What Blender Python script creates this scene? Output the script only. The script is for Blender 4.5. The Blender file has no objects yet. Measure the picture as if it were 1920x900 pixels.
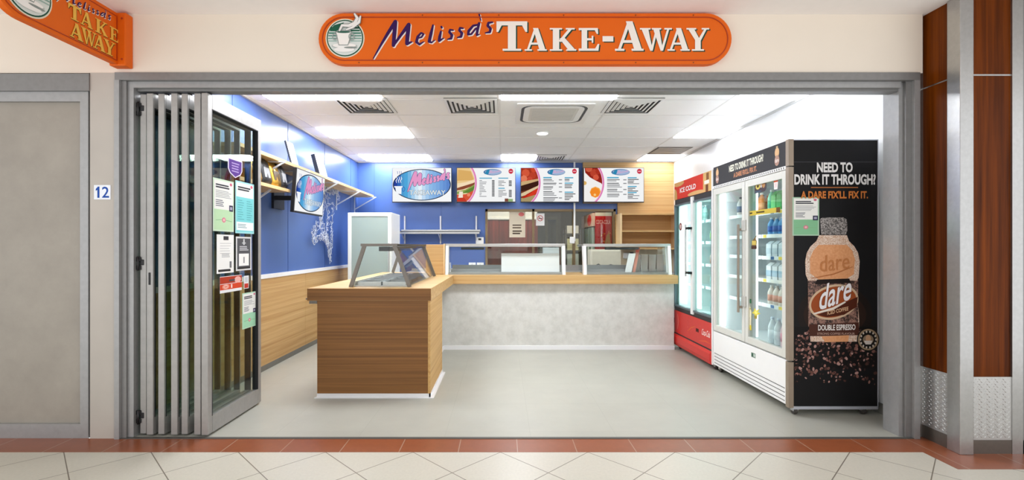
import bpy, bmesh, math, random
from mathutils import Vector, Matrix
SC = bpy.context.scene
COL = SC.collection
R = random.Random(7)

# ------------------------------------------------------------------ camera, world, lights, exposure
FPX = 900.0                     # focal length in pixels of a 1920 wide frame
EYE = 1.35
cam_d = bpy.data.cameras.new('camera'); cam_d.sensor_width = 36.0
cam_d.lens = FPX/1920*36.0
cam_d.shift_x = (960-942)/1920; cam_d.shift_y = (462-450)/1920
cam_d.clip_start = 0.05
cam = bpy.data.objects.new('camera', cam_d); COL.objects.link(cam)
cam.location = (0, 0, EYE); cam.rotation_euler = (math.pi/2, 0, 0)
SC.camera = cam

world = bpy.data.worlds.new('mall_ambient'); SC.world = world
world.use_nodes = True
bg = world.node_tree.nodes['Background']
bg.inputs['Color'].default_value = (0.985, 0.99, 1.0, 1); bg.inputs['Strength'].default_value = 1.42

def area(name, loc, size, power, color=(1, .985, .965), rot=(0, 0, 0)):
    l = bpy.data.lights.new(name, 'AREA'); l.shape = 'RECTANGLE'; l.size, l.size_y = size
    l.energy = power; l.color = color
    o = bpy.data.objects.new(name, l); COL.objects.link(o); o.location = loc; o.rotation_euler = rot
    return o
area('back_room_fill', (0.6, 8.95, 2.40), (2.4, .25), 46, (1, .93, .8))  # unseen fill, added to brighten the panelling behind the hatch
TROFFER = 27.5                   # emission strength of the ceiling light panels
FRIDGE_LED = 5.0
SCREEN = 1.0

vs = SC.view_settings
vs.view_transform = 'Standard'; vs.look = 'None'; vs.exposure = 0.0; vs.gamma = 1.0
vs.use_curve_mapping = False
SC.cycles.max_bounces = 10; SC.cycles.transparent_max_bounces = 40
SC.cycles.diffuse_bounces = 6; SC.cycles.glossy_bounces = 4
SC.cycles.sample_clamp_indirect = 6.0
SC.cycles.caustics_reflective = False; SC.cycles.caustics_refractive = False

def PX(px, Y): return (px-942)*Y/FPX
def PZ(py, Y): return EYE-(py-462)*Y/FPX
def YX(px, X): return X*FPX/(px-942)

# ------------------------------------------------------------------ materials
def hexc(h):
    h = h.lstrip('#'); v = [int(h[i:i+2], 16)/255 for i in (0, 2, 4)]
    return tuple((c/12.92 if c <= .04045 else ((c+.055)/1.055)**2.4) for c in v)
_M = {}
def newmat(name):
    m = bpy.data.materials.new(name); m.use_nodes = True
    nt = m.node_tree; return m, nt, nt.nodes['Principled BSDF'], nt.nodes, nt.links
def coords(nt, scale=(1, 1, 1), rot=(0, 0, 0)):
    tc = nt.nodes.new('ShaderNodeTexCoord'); mp = nt.nodes.new('ShaderNodeMapping')
    mp.inputs['Scale'].default_value = scale; mp.inputs['Rotation'].default_value = rot
    nt.links.new(tc.outputs['Object'], mp.inputs['Vector']); return mp.outputs['Vector']
def ramp(nt, fac, stops):
    r = nt.nodes.new('ShaderNodeValToRGB'); e = r.color_ramp.elements
    while len(e) < len(stops): e.new(.5)
    for i, (p, c) in enumerate(stops): e[i].position = p; e[i].color = (*c, 1)
    nt.links.new(fac, r.inputs['Fac']); return r.outputs['Color']
def noise(nt, vec, scale, detail=4, rough=.55):
    n = nt.nodes.new('ShaderNodeTexNoise'); n.inputs['Scale'].default_value = scale
    n.inputs['Detail'].default_value = detail; n.inputs['Roughness'].default_value = rough
    nt.links.new(vec, n.inputs['Vector']); return n.outputs['Fac']
def bump(nt, b, h, strength=.2, dist=.01):
    n = nt.nodes.new('ShaderNodeBump'); n.inputs['Strength'].default_value = strength; n.inputs['Distance'].default_value = dist
    nt.links.new(h, n.inputs['Height']); nt.links.new(n.outputs['Normal'], b.inputs['Normal'])
def M(col, rough=.5, metal=0.0, var=.04, scale=14, spec=.5):
    """paint / plastic / metal with a faint mottled variation"""
    key = ('m', col, rough, metal, var, scale, spec)
    if key in _M: return _M[key]
    m, nt, b, N, L = newmat('surface_'+col.strip('#'))
    c = hexc(col)
    if var:
        f = noise(nt, coords(nt), scale, 3)
        lo = tuple(x*(1-var) for x in c); hi = tuple(min(1, x*(1+var)) for x in c)
        L.new(ramp(nt, f, [(.3, lo), (.7, hi)]), b.inputs['Base Color'])
    else: b.inputs['Base Color'].default_value = (*c, 1)
    b.inputs['Roughness'].default_value = rough; b.inputs['Metallic'].default_value = metal
    b.inputs['Specular IOR Level'].default_value = spec
    _M[key] = m; return m
def E(col, strength=1.0):
    key = ('e', col, strength)
    if key in _M: return _M[key]
    m, nt, b, N, L = newmat('glow_'+col.strip('#'))
    N.remove(b); e = N.new('ShaderNodeEmission'); e.inputs['Color'].default_value = (*hexc(col), 1); e.inputs['Strength'].default_value = strength
    L.new(e.outputs[0], N['Material Output'].inputs['Surface']); _M[key] = m; return m
def GLASS(tint='#ffffff', rough=0.0, base=.04, haze=0.0, hcol='#ffffff'):
    key = ('g', tint, rough, base, haze, hcol)
    if key in _M: return _M[key]
    m, nt, b, N, L = newmat('glass'); N.remove(b)
    lw = N.new('ShaderNodeLayerWeight'); p = N.new('ShaderNodeMath'); p.operation = 'POWER'; p.inputs[1].default_value = 5
    L.new(lw.outputs['Facing'], p.inputs[0])
    ma = N.new('ShaderNodeMath'); ma.operation = 'MULTIPLY_ADD'; ma.inputs[1].default_value = 1-base; ma.inputs[2].default_value = base
    L.new(p.outputs[0], ma.inputs[0])
    t = N.new('ShaderNodeBsdfTransparent'); t.inputs['Color'].default_value = (*hexc(tint), 1)
    g = N.new('ShaderNodeBsdfGlossy'); g.inputs['Roughness'].default_value = rough
    mx = N.new('ShaderNodeMixShader'); L.new(ma.outputs[0], mx.inputs[0])
    src = t.outputs[0]
    if haze:
        d = N.new('ShaderNodeBsdfDiffuse'); d.inputs['Color'].default_value = (*hexc(hcol), 1)
        m2 = N.new('ShaderNodeMixShader'); m2.inputs[0].default_value = haze
        L.new(t.outputs[0], m2.inputs[1]); L.new(d.outputs[0], m2.inputs[2]); src = m2.outputs[0]
    L.new(src, mx.inputs[1]); L.new(g.outputs[0], mx.inputs[2])
    L.new(mx.outputs[0], N['Material Output'].inputs['Surface']); _M[key] = m; return m
def WOOD(c1, c2, axis='x', rough=.45, freq=26, spec=.4, coat=0.0):
    key = ('w', c1, c2, axis, rough, freq)
    if key in _M: return _M[key]
    m, nt, b, N, L = newmat('wood_grain_'+axis)
    lo = .35
    sc = {'x': (lo, freq, freq), 'y': (freq, lo, freq), 'z': (freq, freq, lo)}[axis]
    n1 = noise(nt, coords(nt, sc), 1.0, 6, .65)
    sc2 = tuple(s*3.2 for s in sc); n2 = noise(nt, coords(nt, sc2), 1.0, 3, .6)
    a = N.new('ShaderNodeMath'); a.operation = 'MULTIPLY_ADD'; a.inputs[1].default_value = .35
    L.new(n2, a.inputs[0]); L.new(n1, a.inputs[2])
    L.new(ramp(nt, a.outputs[0], [(.48, hexc(c1)), (.86, hexc(c2))]), b.inputs['Base Color'])
    b.inputs['Roughness'].default_value = rough; b.inputs['Specular IOR Level'].default_value = spec
    b.inputs['Coat Weight'].default_value = coat; b.inputs['Coat Roughness'].default_value = .08
    _M[key] = m; return m
def SPECK(c1, c2, scale, cut=.5, rough=.5, soft=.08, detail=3):
    key = ('s', c1, c2, scale, cut, rough)
    if key in _M: return _M[key]
    m, nt, b, N, L = newmat('speckled')
    f = noise(nt, coords(nt), scale, detail, .7)
    L.new(ramp(nt, f, [(cut-soft, hexc(c1)), (cut+soft, hexc(c2))]), b.inputs['Base Color'])
    b.inputs['Roughness'].default_value = rough; _M[key] = m; return m
def BLEND(c1, c2, axis=0, a=0.0, bb=1.0, glow=0.0):
    """two-colour printed blend along one object axis, as printed or shown on a screen"""
    key = ('b', c1, c2, axis, a, bb, glow)
    if key in _M: return _M[key]
    m, nt, b, N, L = newmat('printed_blend')
    tc = N.new('ShaderNodeTexCoord'); sp = N.new('ShaderNodeSeparateXYZ'); L.new(tc.outputs['Object'], sp.inputs[0])
    mr = N.new('ShaderNodeMapRange'); mr.inputs[1].default_value = a; mr.inputs[2].default_value = bb
    L.new(sp.outputs[axis], mr.inputs[0]); c = ramp(nt, mr.outputs[0], [(0, hexc(c1)), (1, hexc(c2))])
    if glow:
        N.remove(b); e = N.new('ShaderNodeEmission'); e.inputs['Strength'].default_value = glow
        L.new(c, e.inputs['Color']); L.new(e.outputs[0], N['Material Output'].inputs['Surface'])
    else:
        L.new(c, b.inputs['Base Color']); b.inputs['Roughness'].default_value = .4
    _M[key] = m; return m

def tile_floor(name, s, rot, origin, tile, grout, gw, rough, var=.06, nscale=3.0, checker=0.0):
    m, nt, b, N, L = newmat(name)
    tc = N.new('ShaderNodeTexCoord'); mp = N.new('ShaderNodeMapping'); mp.vector_type = 'TEXTURE'
    mp.inputs['Location'].default_value = (*origin, 0); mp.inputs['Rotation'].default_value = (0, 0, rot); mp.inputs['Scale'].default_value = (s[0], s[1], 1)
    L.new(tc.outputs['Object'], mp.inputs['Vector'])
    sp = N.new('ShaderNodeSeparateXYZ'); L.new(mp.outputs[0], sp.inputs[0])
    masks = []; cells = []
    for i in (0, 1):
        f = N.new('ShaderNodeMath'); f.operation = 'FRACT'; L.new(sp.outputs[i], f.inputs[0])
        a = N.new('ShaderNodeMath'); a.operation = 'SUBTRACT'; L.new(f.outputs[0], a.inputs[0]); a.inputs[1].default_value = .5
        c = N.new('ShaderNodeMath'); c.operation = 'ABSOLUTE'; L.new(a.outputs[0], c.inputs[0])
        g = N.new('ShaderNodeMath'); g.operation = 'GREATER_THAN'; L.new(c.outputs[0], g.inputs[0]); g.inputs[1].default_value = .5-gw/s[i]/2
        masks.append(g.outputs[0])
        fl = N.new('ShaderNodeMath'); fl.operation = 'FLOOR'; L.new(sp.outputs[i], fl.inputs[0]); cells.append(fl.outputs[0])
    mx = N.new('ShaderNodeMath'); mx.operation = 'MAXIMUM'; L.new(masks[0], mx.inputs[0]); L.new(masks[1], mx.inputs[1])
    f = noise(nt, coords(nt), nscale, 6, .65); c = hexc(tile)
    cv = N.new('ShaderNodeCombineXYZ'); L.new(cells[0], cv.inputs[0]); L.new(cells[1], cv.inputs[1])
    wn = N.new('ShaderNodeTexWhiteNoise'); L.new(cv.outputs[0], wn.inputs['Vector'])
    ad = N.new('ShaderNodeMath'); ad.operation = 'MULTIPLY_ADD'; L.new(wn.outputs['Value'], ad.inputs[0]); ad.inputs[1].default_value = checker; L.new(f, ad.inputs[2])
    colr = ramp(nt, ad.outputs[0], [(.32, tuple(x*(1-var) for x in c)), (.72+checker, tuple(min(1, x*(1+var)) for x in c))])
    mix = N.new('ShaderNodeMix'); mix.data_type = 'RGBA'; L.new(mx.outputs[0], mix.inputs[0]); L.new(colr, mix.inputs[6]); mix.inputs[7].default_value = (*hexc(grout), 1)
    L.new(mix.outputs[2], b.inputs['Base Color']); b.inputs['Roughness'].default_value = rough
    inv = N.new('ShaderNodeMath'); inv.operation = 'SUBTRACT'; inv.inputs[0].default_value = 1; L.new(mx.outputs[0], inv.inputs[1])
    bump(nt, b, inv.outputs[0], .3, .002)
    return m

# ------------------------------------------------------------------ building helpers
WORLD = {}
class MB:
    def __init__(self): self.bm = bmesh.new(); self.mats = []
    def mi(self, m):
        if m is None: return 0
        if m not in self.mats: self.mats.append(m)
        return self.mats.index(m)
    def box(self, x0, x1, y0, y1, z0, z1, m=None, bev=0.0, mtx=None):
        x0, x1 = sorted((x0, x1)); y0, y1 = sorted((y0, y1)); z0, z1 = sorted((z0, z1))
        i = self.mi(m)
        vs_ = [self.bm.verts.new((x, y, z)) for z in (z0, z1) for y in (y0, y1) for x in (x0, x1)]
        fs = [self.bm.faces.new([vs_[k] for k in q]) for q in ((0, 2, 3, 1), (4, 5, 7, 6), (0, 1, 5, 4), (2, 6, 7, 3), (0, 4, 6, 2), (1, 3, 7, 5))]
        for f in fs: f.material_index = i
        allv = vs_
        if bev:
            es = list({e for f in fs for e in f.edges})
            r = bmesh.ops.bevel(self.bm, geom=es, offset=bev, segments=2, profile=.5, affect='EDGES')
            for f in r['faces']: f.material_index = i
            allv = list({v for f in r['faces'] for v in f.verts} | {v for v in vs_ if v.is_valid})
        if mtx is not None: bmesh.ops.transform(self.bm, matrix=mtx, verts=[v for v in allv if v.is_valid])
        return self
    def poly_prism(self, pts, d, m=None):
        """pts: closed 3D loop, extruded by vector d"""
        i = self.mi(m); a = [self.bm.verts.new(p) for p in pts]; b = [self.bm.verts.new(Vector(p)+Vector(d)) for p in pts]
        n = len(pts); fs = [self.bm.faces.new(a), self.bm.faces.new(list(reversed(b)))]
        for k in range(n): fs.append(self.bm.faces.new((a[(k+1) % n], a[k], b[k], b[(k+1) % n])))
        for f in fs: f.material_index = i
        bmesh.ops.recalc_face_normals(self.bm, faces=fs); return self
    def bar(self, p, q, w, h=None, m=None, up=(0, 0, 1)):
        """rectangular bar from p to q"""
        p, q = Vector(p), Vector(q); h = h or w; d = (q-p).normalized(); u = Vector(up)
        if abs(d.dot(u)) > .98: u = Vector((0, 1, 0))
        s = d.cross(u).normalized(); t = s.cross(d).normalized()
        lp = [p+s*a*w/2+t*b*h/2 for a, b in ((-1, -1), (1, -1), (1, 1), (-1, 1))]
        return self.poly_prism(lp, q-p, m)
    def tube(self, path, r, m=None, n=8, cap=True):
        i = self.mi(m); path = [Vector(p) for p in path]; rings = []
        for k, p in enumerate(path):
            d = (path[min(k+1, len(path)-1)]-path[max(k-1, 0)]).normalized()
            u = Vector((0, 0, 1)) if abs(d.z) < .9 else Vector((0, 1, 0))
            s = d.cross(u).normalized(); t = s.cross(d).normalized(); rr = r[k] if isinstance(r, (list, tuple)) else r
            rings.append([self.bm.verts.new(p+s*math.cos(2*math.pi*a/n)*rr+t*math.sin(2*math.pi*a/n)*rr) for a in range(n)])
        for a, b in zip(rings, rings[1:]):
            for k in range(n):
                f = self.bm.faces.new((a[k], a[(k+1) % n], b[(k+1) % n], b[k])); f.material_index = i; f.smooth = True
        if cap:
            for rg in (rings[0], rings[-1]):
                f = self.bm.faces.new(rg); f.material_index = i
        return self
    def lathe(self, prof, c, m=None, n=16, axis='z'):
        i = self.mi(m); c = Vector(c); rings = []
        for r_, h in prof:
            rg = []
            for k in range(n):
                a = 2*math.pi*k/n; x, y = r_*math.cos(a), r_*math.sin(a)
                rg.append(self.bm.verts.new(c+Vector({'z': (x, y, h), 'x': (h, x, y), 'y': (x, h, y)}[axis])))
            rings.append(rg)
        fs = []
        for a, b in zip(rings, rings[1:]):
            for k in range(n): fs.append(self.bm.faces.new((a[k], a[(k+1) % n], b[(k+1) % n], b[k])))
        for f in fs: f.smooth = True
        fs.append(self.bm.faces.new(rings[0])); fs.append(self.bm.faces.new(rings[-1]))
        for f in fs: f.material_index = i
        bmesh.ops.recalc_face_normals(self.bm, faces=fs); return self
    def build(self, name, m=None, parent=None, mtx=None):
        off = WORLD.get(parent, Vector((0, 0, 0)))
        if mtx is not None: bmesh.ops.transform(self.bm, matrix=mtx, verts=self.bm.verts)
        bmesh.ops.translate(self.bm, verts=self.bm.verts, vec=-off)
        me = bpy.data.meshes.new(name); self.bm.to_mesh(me); self.bm.free()
        for k in (self.mats or [m]): me.materials.append(k)
        o = bpy.data.objects.new(name, me); COL.objects.link(o)
        if parent is not None: o.parent = parent
        WORLD[o] = off; return o

def tag(o, label=None, cat=None, group=None, kind=None):
    if label: o['label'] = label
    if cat: o['category'] = cat
    if group: o['group'] = group
    if kind: o['kind'] = kind
    return o
def thing(name, label, cat, loc, group=None):
    o = bpy.data.objects.new(name, None); COL.objects.link(o); o.location = loc; o.empty_display_size = .1
    WORLD[o] = Vector(loc); return tag(o, label, cat, group)
def dup(o, loc, label=None, group=None):
    r = o.copy(); COL.objects.link(r); r.location = loc; WORLD[r] = Vector(loc)
    if label: r['label'] = label
    if group: r['group'] = group
    def rec(a, b):
        for ch in [c for c in COL.objects if c.parent is a]:
            k = ch.copy(); COL.objects.link(k); k.parent = b; rec(ch, k)
    rec(o, r); return r
def struct(name, mb, m=None, parent=None):
    o = mb.build(name, m, parent)
    if parent is None: o['kind'] = 'structure'
    return o

_txt = {}
def text_geo(s, off=0.0):
    key = (s, round(off, 3)); s_ = s; s = key
    if s not in _txt:
        c = bpy.data.curves.new('lettering', 'FONT'); c.body = s_; c.resolution_u = 3; c.offset = off
        o = bpy.data.objects.new('lettering', c); COL.objects.link(o)
        me = bpy.data.meshes.new_from_object(o); COL.objects.unlink(o); bpy.data.objects.remove(o); bpy.data.curves.remove(c)
        v = [(p.co.x, p.co.y) for p in me.vertices]; f = [list(p.vertices) for p in me.polygons]; bpy.data.meshes.remove(me)
        xs = [p[0] for p in v]; ys = [p[1] for p in v]
        x0, x1, y0, y1 = min(xs), max(xs), min(ys), max(ys)
        v = [((x-x0)/(x1-x0 or 1), (y-y0)/(y1-y0 or 1)) for x, y in v]; _txt[s] = (v, f)
    return _txt[s]
SERIF = {
 'T': [[(.37,.04),(.63,.04),(.63,.97),(.37,.97)],[(0,.86),(1,.86),(1,1),(0,1)],[(0,.64),(.06,.64),(.18,.88),(0,.88)],[(1,.64),(1,.88),(.82,.88),(.94,.64)],[(.2,0),(.8,0),(.8,.07),(.2,.07)]],
 'A': [[(.10,.04),(.20,.04),(.52,.90),(.44,1)],[(.38,1),(.61,1),(.94,.04),(.67,.04)],[(.24,.27),(.74,.27),(.70,.36),(.27,.36)],[(0,0),(.33,0),(.33,.07),(0,.07)],[(.58,0),(1,0),(1,.07),(.58,.07)]],
 'K': [[(.12,.03),(.37,.03),(.37,.97),(.12,.97)],[(0,0),(.48,0),(.48,.07),(0,.07)],[(0,.93),(.48,.93),(.48,1),(0,1)],[(.34,.42),(.44,.38),(.88,.97),(.74,.97)],[(.38,.53),(.54,.62),(1,.04),(.72,.04)],[(.62,0),(1.03,0),(1.03,.07),(.66,.07)],[(.62,.93),(.97,.93),(.97,1),(.62,1)]],
 'E': [[(.14,.03),(.41,.03),(.41,.97),(.14,.97)],[(0,0),(.96,0),(1,.3),(.93,.3),(.80,.1),(0,.1)],[(0,1),(0,.9),(.78,.9),(.87,.74),(.95,.74),(.93,1)],[(.38,.455),(.66,.455),(.66,.55),(.38,.55)],[(.63,.35),(.71,.35),(.71,.66),(.63,.66)]],
 'W': [[(.05,.96),(.27,.96),(.41,0),(.33,0)],[(.33,0),(.41,0),(.57,.96),(.51,.96)],[(.42,.96),(.62,.96),(.74,0),(.66,0)],[(.66,0),(.74,0),(.94,.96),(.87,.96)],[(0,.93),(.34,.93),(.34,1),(0,1)],[(.38,.93),(.68,.93),(.68,1),(.38,1)],[(.78,.93),(1.02,.93),(1.02,1),(.78,1)]],
 'Y': [[(.07,.96),(.34,.96),(.62,.44),(.40,.44)],[(.79,.96),(.90,.96),(.61,.40),(.51,.49)],[(.38,.04),(.63,.04),(.63,.48),(.38,.48)],[(.24,0),(.77,0),(.77,.07),(.24,.07)],[(0,.93),(.43,.93),(.43,1),(0,1)],[(.67,.93),(1,.93),(1,1),(.67,1)]],
 '-': [[(0,.3),(1,.3),(1,.7),(0,.7)]],
}
SCRIPT = [  # brush script strokes, x right y down, third value is the brush width
 [(530,445,8),(600,320,20),(660,220,28),(722,125,34)],[(722,125,34),(714,220,36),(705,330,30)],[(705,330,22),(770,240,24),(838,150,34)],[(838,150,34),(828,240,36),(822,315,32),(864,300,12)],
 [(905,272,12),(948,258,16),(966,232,16),(945,222,16),(915,255,22),(905,300,26),(930,322,18),(968,298,8)],
 [(1048,155,16),(1030,230,28),(1015,295,28),(1035,306,14),(1062,285,8)],
 [(1117,208,16),(1106,255,26),(1100,290,24),(1140,268,8)],[(1120,168,18),(1124,176,18)],
 [(1222,198,14),(1195,195,18),(1190,215,22),(1212,240,24),(1205,270,22),(1172,278,10)],
 [(1308,182,14),(1281,179,18),(1276,199,22),(1298,224,24),(1291,254,22),(1258,262,10)],
 [(1438,150,16),(1395,160,20),(1357,205,24),(1352,235,20),(1380,232,16),(1422,180,14)],[(1447,138,22),(1432,200,24),(1427,240,20),(1450,235,8)],
 [(1448,62,14),(1462,115,8)],
 [(1562,130,14),(1527,135,20),(1522,160,24),(1546,185,24),(1540,215,20),(1500,222,10)]]
class Art:
    """flat print made of coloured shapes: local u (right), v (up) in metres from an origin"""
    def __init__(self, origin, U, V, layer=.0005):
        self.o, self.U, self.V = Vector(origin), Vector(U).normalized(), Vector(V).normalized()
        self.N = self.U.cross(self.V); self.layer = layer; self.k = 1; self.v = []; self.f = []; self.fm = []; self.mats = []; self.clip = None
    def up(self): self.k += 1; return self
    def _mi(self, m):
        if isinstance(m, str): m = M(m, .5, 0, 0, 14, .2)
        if m not in self.mats: self.mats.append(m)
        return self.mats.index(m)
    def poly(self, pts, m, stag=1):
        if self.clip:
            u0, v0, u1, v1 = self.clip
            for ax, lim, sg in ((0, u0, 1), (0, u1, -1), (1, v0, 1), (1, v1, -1)):
                out = []
                for a, b in zip(pts, pts[1:]+pts[:1]):
                    da, db = sg*(a[ax]-lim), sg*(b[ax]-lim)
                    if da >= 0: out.append(a)
                    if (da >= 0) != (db >= 0):
                        t = da/(da-db); out.append((a[0]+(b[0]-a[0])*t, a[1]+(b[1]-a[1])*t))
                pts = out
                if len(pts) < 3: return self
        i = len(self.v); self.n = getattr(self, 'n', 0)+1
        h = self.layer*(self.k+stag*.6*(self.n % 24)/24)          # neighbouring shapes never share a plane
        self.v += [self.o+self.U*p[0]+self.V*p[1]+self.N*h for p in pts]
        self.f.append(list(range(i, i+len(pts)))); self.fm.append(self._mi(m)); return self
    def rect(self, u0, v0, u1, v1, m): return self.poly([(u0, v0), (u1, v0), (u1, v1), (u0, v1)], m)
    def ell(self, cu, cv, a, b, m, n=28, a0=0, a1=360, rot=0):
        cr, sr = math.cos(rot), math.sin(rot); pts = []
        full = (a1-a0 == 360); cnt = n if full else n+1
        for k in range(cnt):
            t = math.radians(a0+(a1-a0)*k/n); x, y = a*math.cos(t), b*math.sin(t); pts.append((cu+x*cr-y*sr, cv+x*sr+y*cr))
        return self.poly(pts, m)
    def ring(self, cu, cv, a, b, w, m, n=40, rot=0):
        cr, sr = math.cos(rot), math.sin(rot)
        def P(t, s): x, y = (a-s)*math.cos(t), (b-s)*math.sin(t); return (cu+x*cr-y*sr, cv+x*sr+y*cr)
        for k in range(n):
            t0, t1 = 2*math.pi*k/n, 2*math.pi*(k+1)/n; self.poly([P(t0, 0), P(t1, 0), P(t1, w), P(t0, w)], m)
        return self
    def stroke(self, pts, m, grow=0.0):
        for (x0, y0, w0), (x1, y1, w1) in zip(pts, pts[1:]):
            d = math.hypot(x1-x0, y1-y0) or 1e-6; nx, ny = -(y1-y0)/d, (x1-x0)/d; w0_, w1_ = w0/2+grow, w1/2+grow
            self.poly([(x0-nx*w0_, y0-ny*w0_), (x1-nx*w1_, y1-ny*w1_), (x1+nx*w1_, y1+ny*w1_), (x0+nx*w0_, y0+ny*w0_)], m)
        for x, y, w in pts: self.ell(x, y, w/2+grow, w/2+grow, m, 8)
        return self
    def text(self, s, u0, v0, u1, v1, m, fat=0.0, shear=0.0, skew=0.0):
        W, H = u1-u0, v1-v0; v, f = text_geo(s, min(.06, .7*fat/max(H, 1e-4)))
        u0, u1, v0, v1 = u0-fat, u1+fat, v0-fat, v1+fat; W, H = u1-u0, v1-v0
        for q in f: self.poly([(u0+v[i][0]*W+v[i][1]*shear*H, v0+v[i][1]*H+v[i][0]*skew*W) for i in q], m, 0)
        return self
    def serif(self, ch, u0, v0, u1, v1, m, skew=0.0):
        for p in SERIF[ch]: self.poly([(u0+x*(u1-u0), v0+y*(v1-v0)+x*(u1-u0)*skew) for x, y in p], m)
        return self
    def script(self, u0, v0, u1, v1, m, grow=0.0, du=0.0, dv=0.0, fat=1.0):
        sx, sy = (u1-u0)/(1562-530), (v1-v0)/(445-62)
        for st in SCRIPT: self.stroke([(u0+(x-530)*sx+du, v0+(445-y)*sy+dv, w*fat*(sx+sy)/2) for x, y, w in st], m, grow)
        return self
    def lines(self, u0, u1, vtop, n, step, h, m, rag=.3):
        for k in range(n): self.rect(u0, vtop-k*step-h, u1-(u1-u0)*rag*R.random(), vtop-k*step, m)
        return self
    def build(self, name, parent=None):
        off = WORLD.get(parent, Vector((0, 0, 0)))
        me = bpy.data.meshes.new(name); me.from_pydata([tuple(p-off) for p in self.v], [], self.f)
        for m in self.mats: me.materials.append(m)
        me.polygons.foreach_set('material_index', self.fm); me.update()
        o = bpy.data.objects.new(name, me); COL.objects.link(o)
        if parent is not None: o.parent = parent
        WORLD[o] = off; return o

# ------------------------------------------------------------------ common materials
ALU = M('#a5a5a5', .42, .45, .05, 30); ALU_D = M('#8a8988', .45, .5, .05, 30); STEEL = M('#b9b9b8', .28, .9, .05, 40)
STEEL_D = M('#77716a', .34, .75, .05, 40); WHITE = M('#f1f1ef', .45, 0, .015); WHITEP = M('#f4f4f2', .3, 0, .01)
BLACK = M('#17171a', .4, 0, .05); DARKGREY = M('#3a3a3c', .5, 0, .05); RUBBER = M('#26262a', .7, 0, .05)
CREAM = M('#ebe0d1', .6, 0, .03, 1.2); BLUE = M('#4866a6', .32, 0, .03, 3); OAK = WOOD('#b98c52', '#d9b67e', 'x', .45, 30)
OAKY = WOOD('#b98c52', '#d9b67e', 'y', .45, 30); OAKZ = WOOD('#b48a52', '#d0ae7a', 'x', .45, 30)
COUNTER = WOOD('#6b451f', '#936433', 'x', .5, 34); COUNTERY_LIT = WOOD('#b98a4c', '#d8b071', 'y', .5, 34)  # one wood: front shade and side light put into the two tones
CLEAR = GLASS('#f4faf8'); CLEARG = GLASS('#f4f9f6'); CASEG = GLASS('#fbfdfc', 0, .03)

# ------------------------------------------------------------------ the setting
YF, YB, XL, XR, ZC = 3.375, 8.62, -2.60, 3.06, 2.872
mall_tiles = tile_floor('cream_diagonal_tiles', (.405, .405), math.pi/4, (-.013, 3.148), '#c6c1b3', '#786f62', .006, .3, .05, 60)
mb = MB(); mb.box(-7, 6, .9, 3.148, -.06, 0); struct('floor_mall', mb, mall_tiles)
terra = tile_floor('terracotta_tiles', (.39, 5.0), 0, (.10, 0), '#8d4d2e', '#a58672', .006, .32, .14, 18, .25)
mb = MB(); mb.box(-7, 2.758, 3.148, 3.375, -.06, .001); mb.box(2.758, 6, 2.907, 3.40, -.06, .001); struct('floor_border', mb, terra)
vinyl = tile_floor('grey_vinyl_tiles', (.61, .61), 0, (.2, 3.5), '#adaca1', '#a1a095', .003, .36, .07, 2.4, .12)
mb = MB(); mb.box(-2.75, 3.2, 3.375, 8.8, -.06, 0.0); struct('floor', mb, vinyl)
mb = MB(); mb.box(-2.70, 2.92, 3.362, 3.390, -.01, .005); struct('trim_threshold', mb, M('#5b5955', .5, .3))
mb = MB(); mb.box(-7, 6, 1.0, 3.56, 2.981, 3.06); struct('ceiling_mall', mb, M('#f3eeeb', .7, 0, .01))
# bulkhead above the shop front
mb = MB(); mb.box(-7, 2.955, 3.375, 3.55, 2.569, 3.0); struct('wall_front', mb, CREAM)
mb = MB(); mb.box(-2.895, -2.715, 3.37, 3.55, 0, 2.569); struct('wall_pillar', mb, M('#b9b2a9', .55, 0, .06, 2.5))
# shop front aluminium frame
mb = MB()
mb.box(-2.715, 2.925, 3.36, 3.56, 2.515, 2.569, ALU_D); mb.box(-2.605, 2.816, 3.39, 3.54, 2.471, 2.5148, ALU)
mb.box(-2.60, 2.82, 3.42, 3.50, 2.455, 2.472, ALU_D)
for a, b, y, m in ((-2.715, -2.68, 3.355, ALU), (-2.68, -2.645, 3.375, ALU_D), (-2.645, -2.605, 3.39, ALU), (2.816, 2.845, 3.41, ALU), (2.845, 2.885, 3.385, ALU_D), (2.885, 2.925, 3.36, ALU)):
    mb.box(a, b, y, 3.551, 0, 2.5145, m)
struct('trim_shopfront', mb)
# neighbouring shop's closed door at the left
mb = MB(); mb.box(-7, -2.965, 3.40, 3.47, .10, 2.38, SPECK('#968f85', '#a49d92', 3.0, .5, .55, .2, 6))
d1 = struct('door_1', mb)
mb = MB(); mb.box(-7, -2.895, 3.36, 3.50, 2.44, 2.56, ALU_D); mb.box(-7, -2.97, 3.376, 3.50, 2.37, 2.4395, ALU)
mb.box(-2.97, -2.9125, 3.375, 3.50, 0, 2.4395, ALU); mb.box(-2.912, -2.8955, 3.39, 3.5, 0, 2.4395, ALU_D); mb.box(-7, -2.97, 3.376, 3.50, 0.0, .10, ALU)
struct('door_frame', mb, None, d1)
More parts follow.
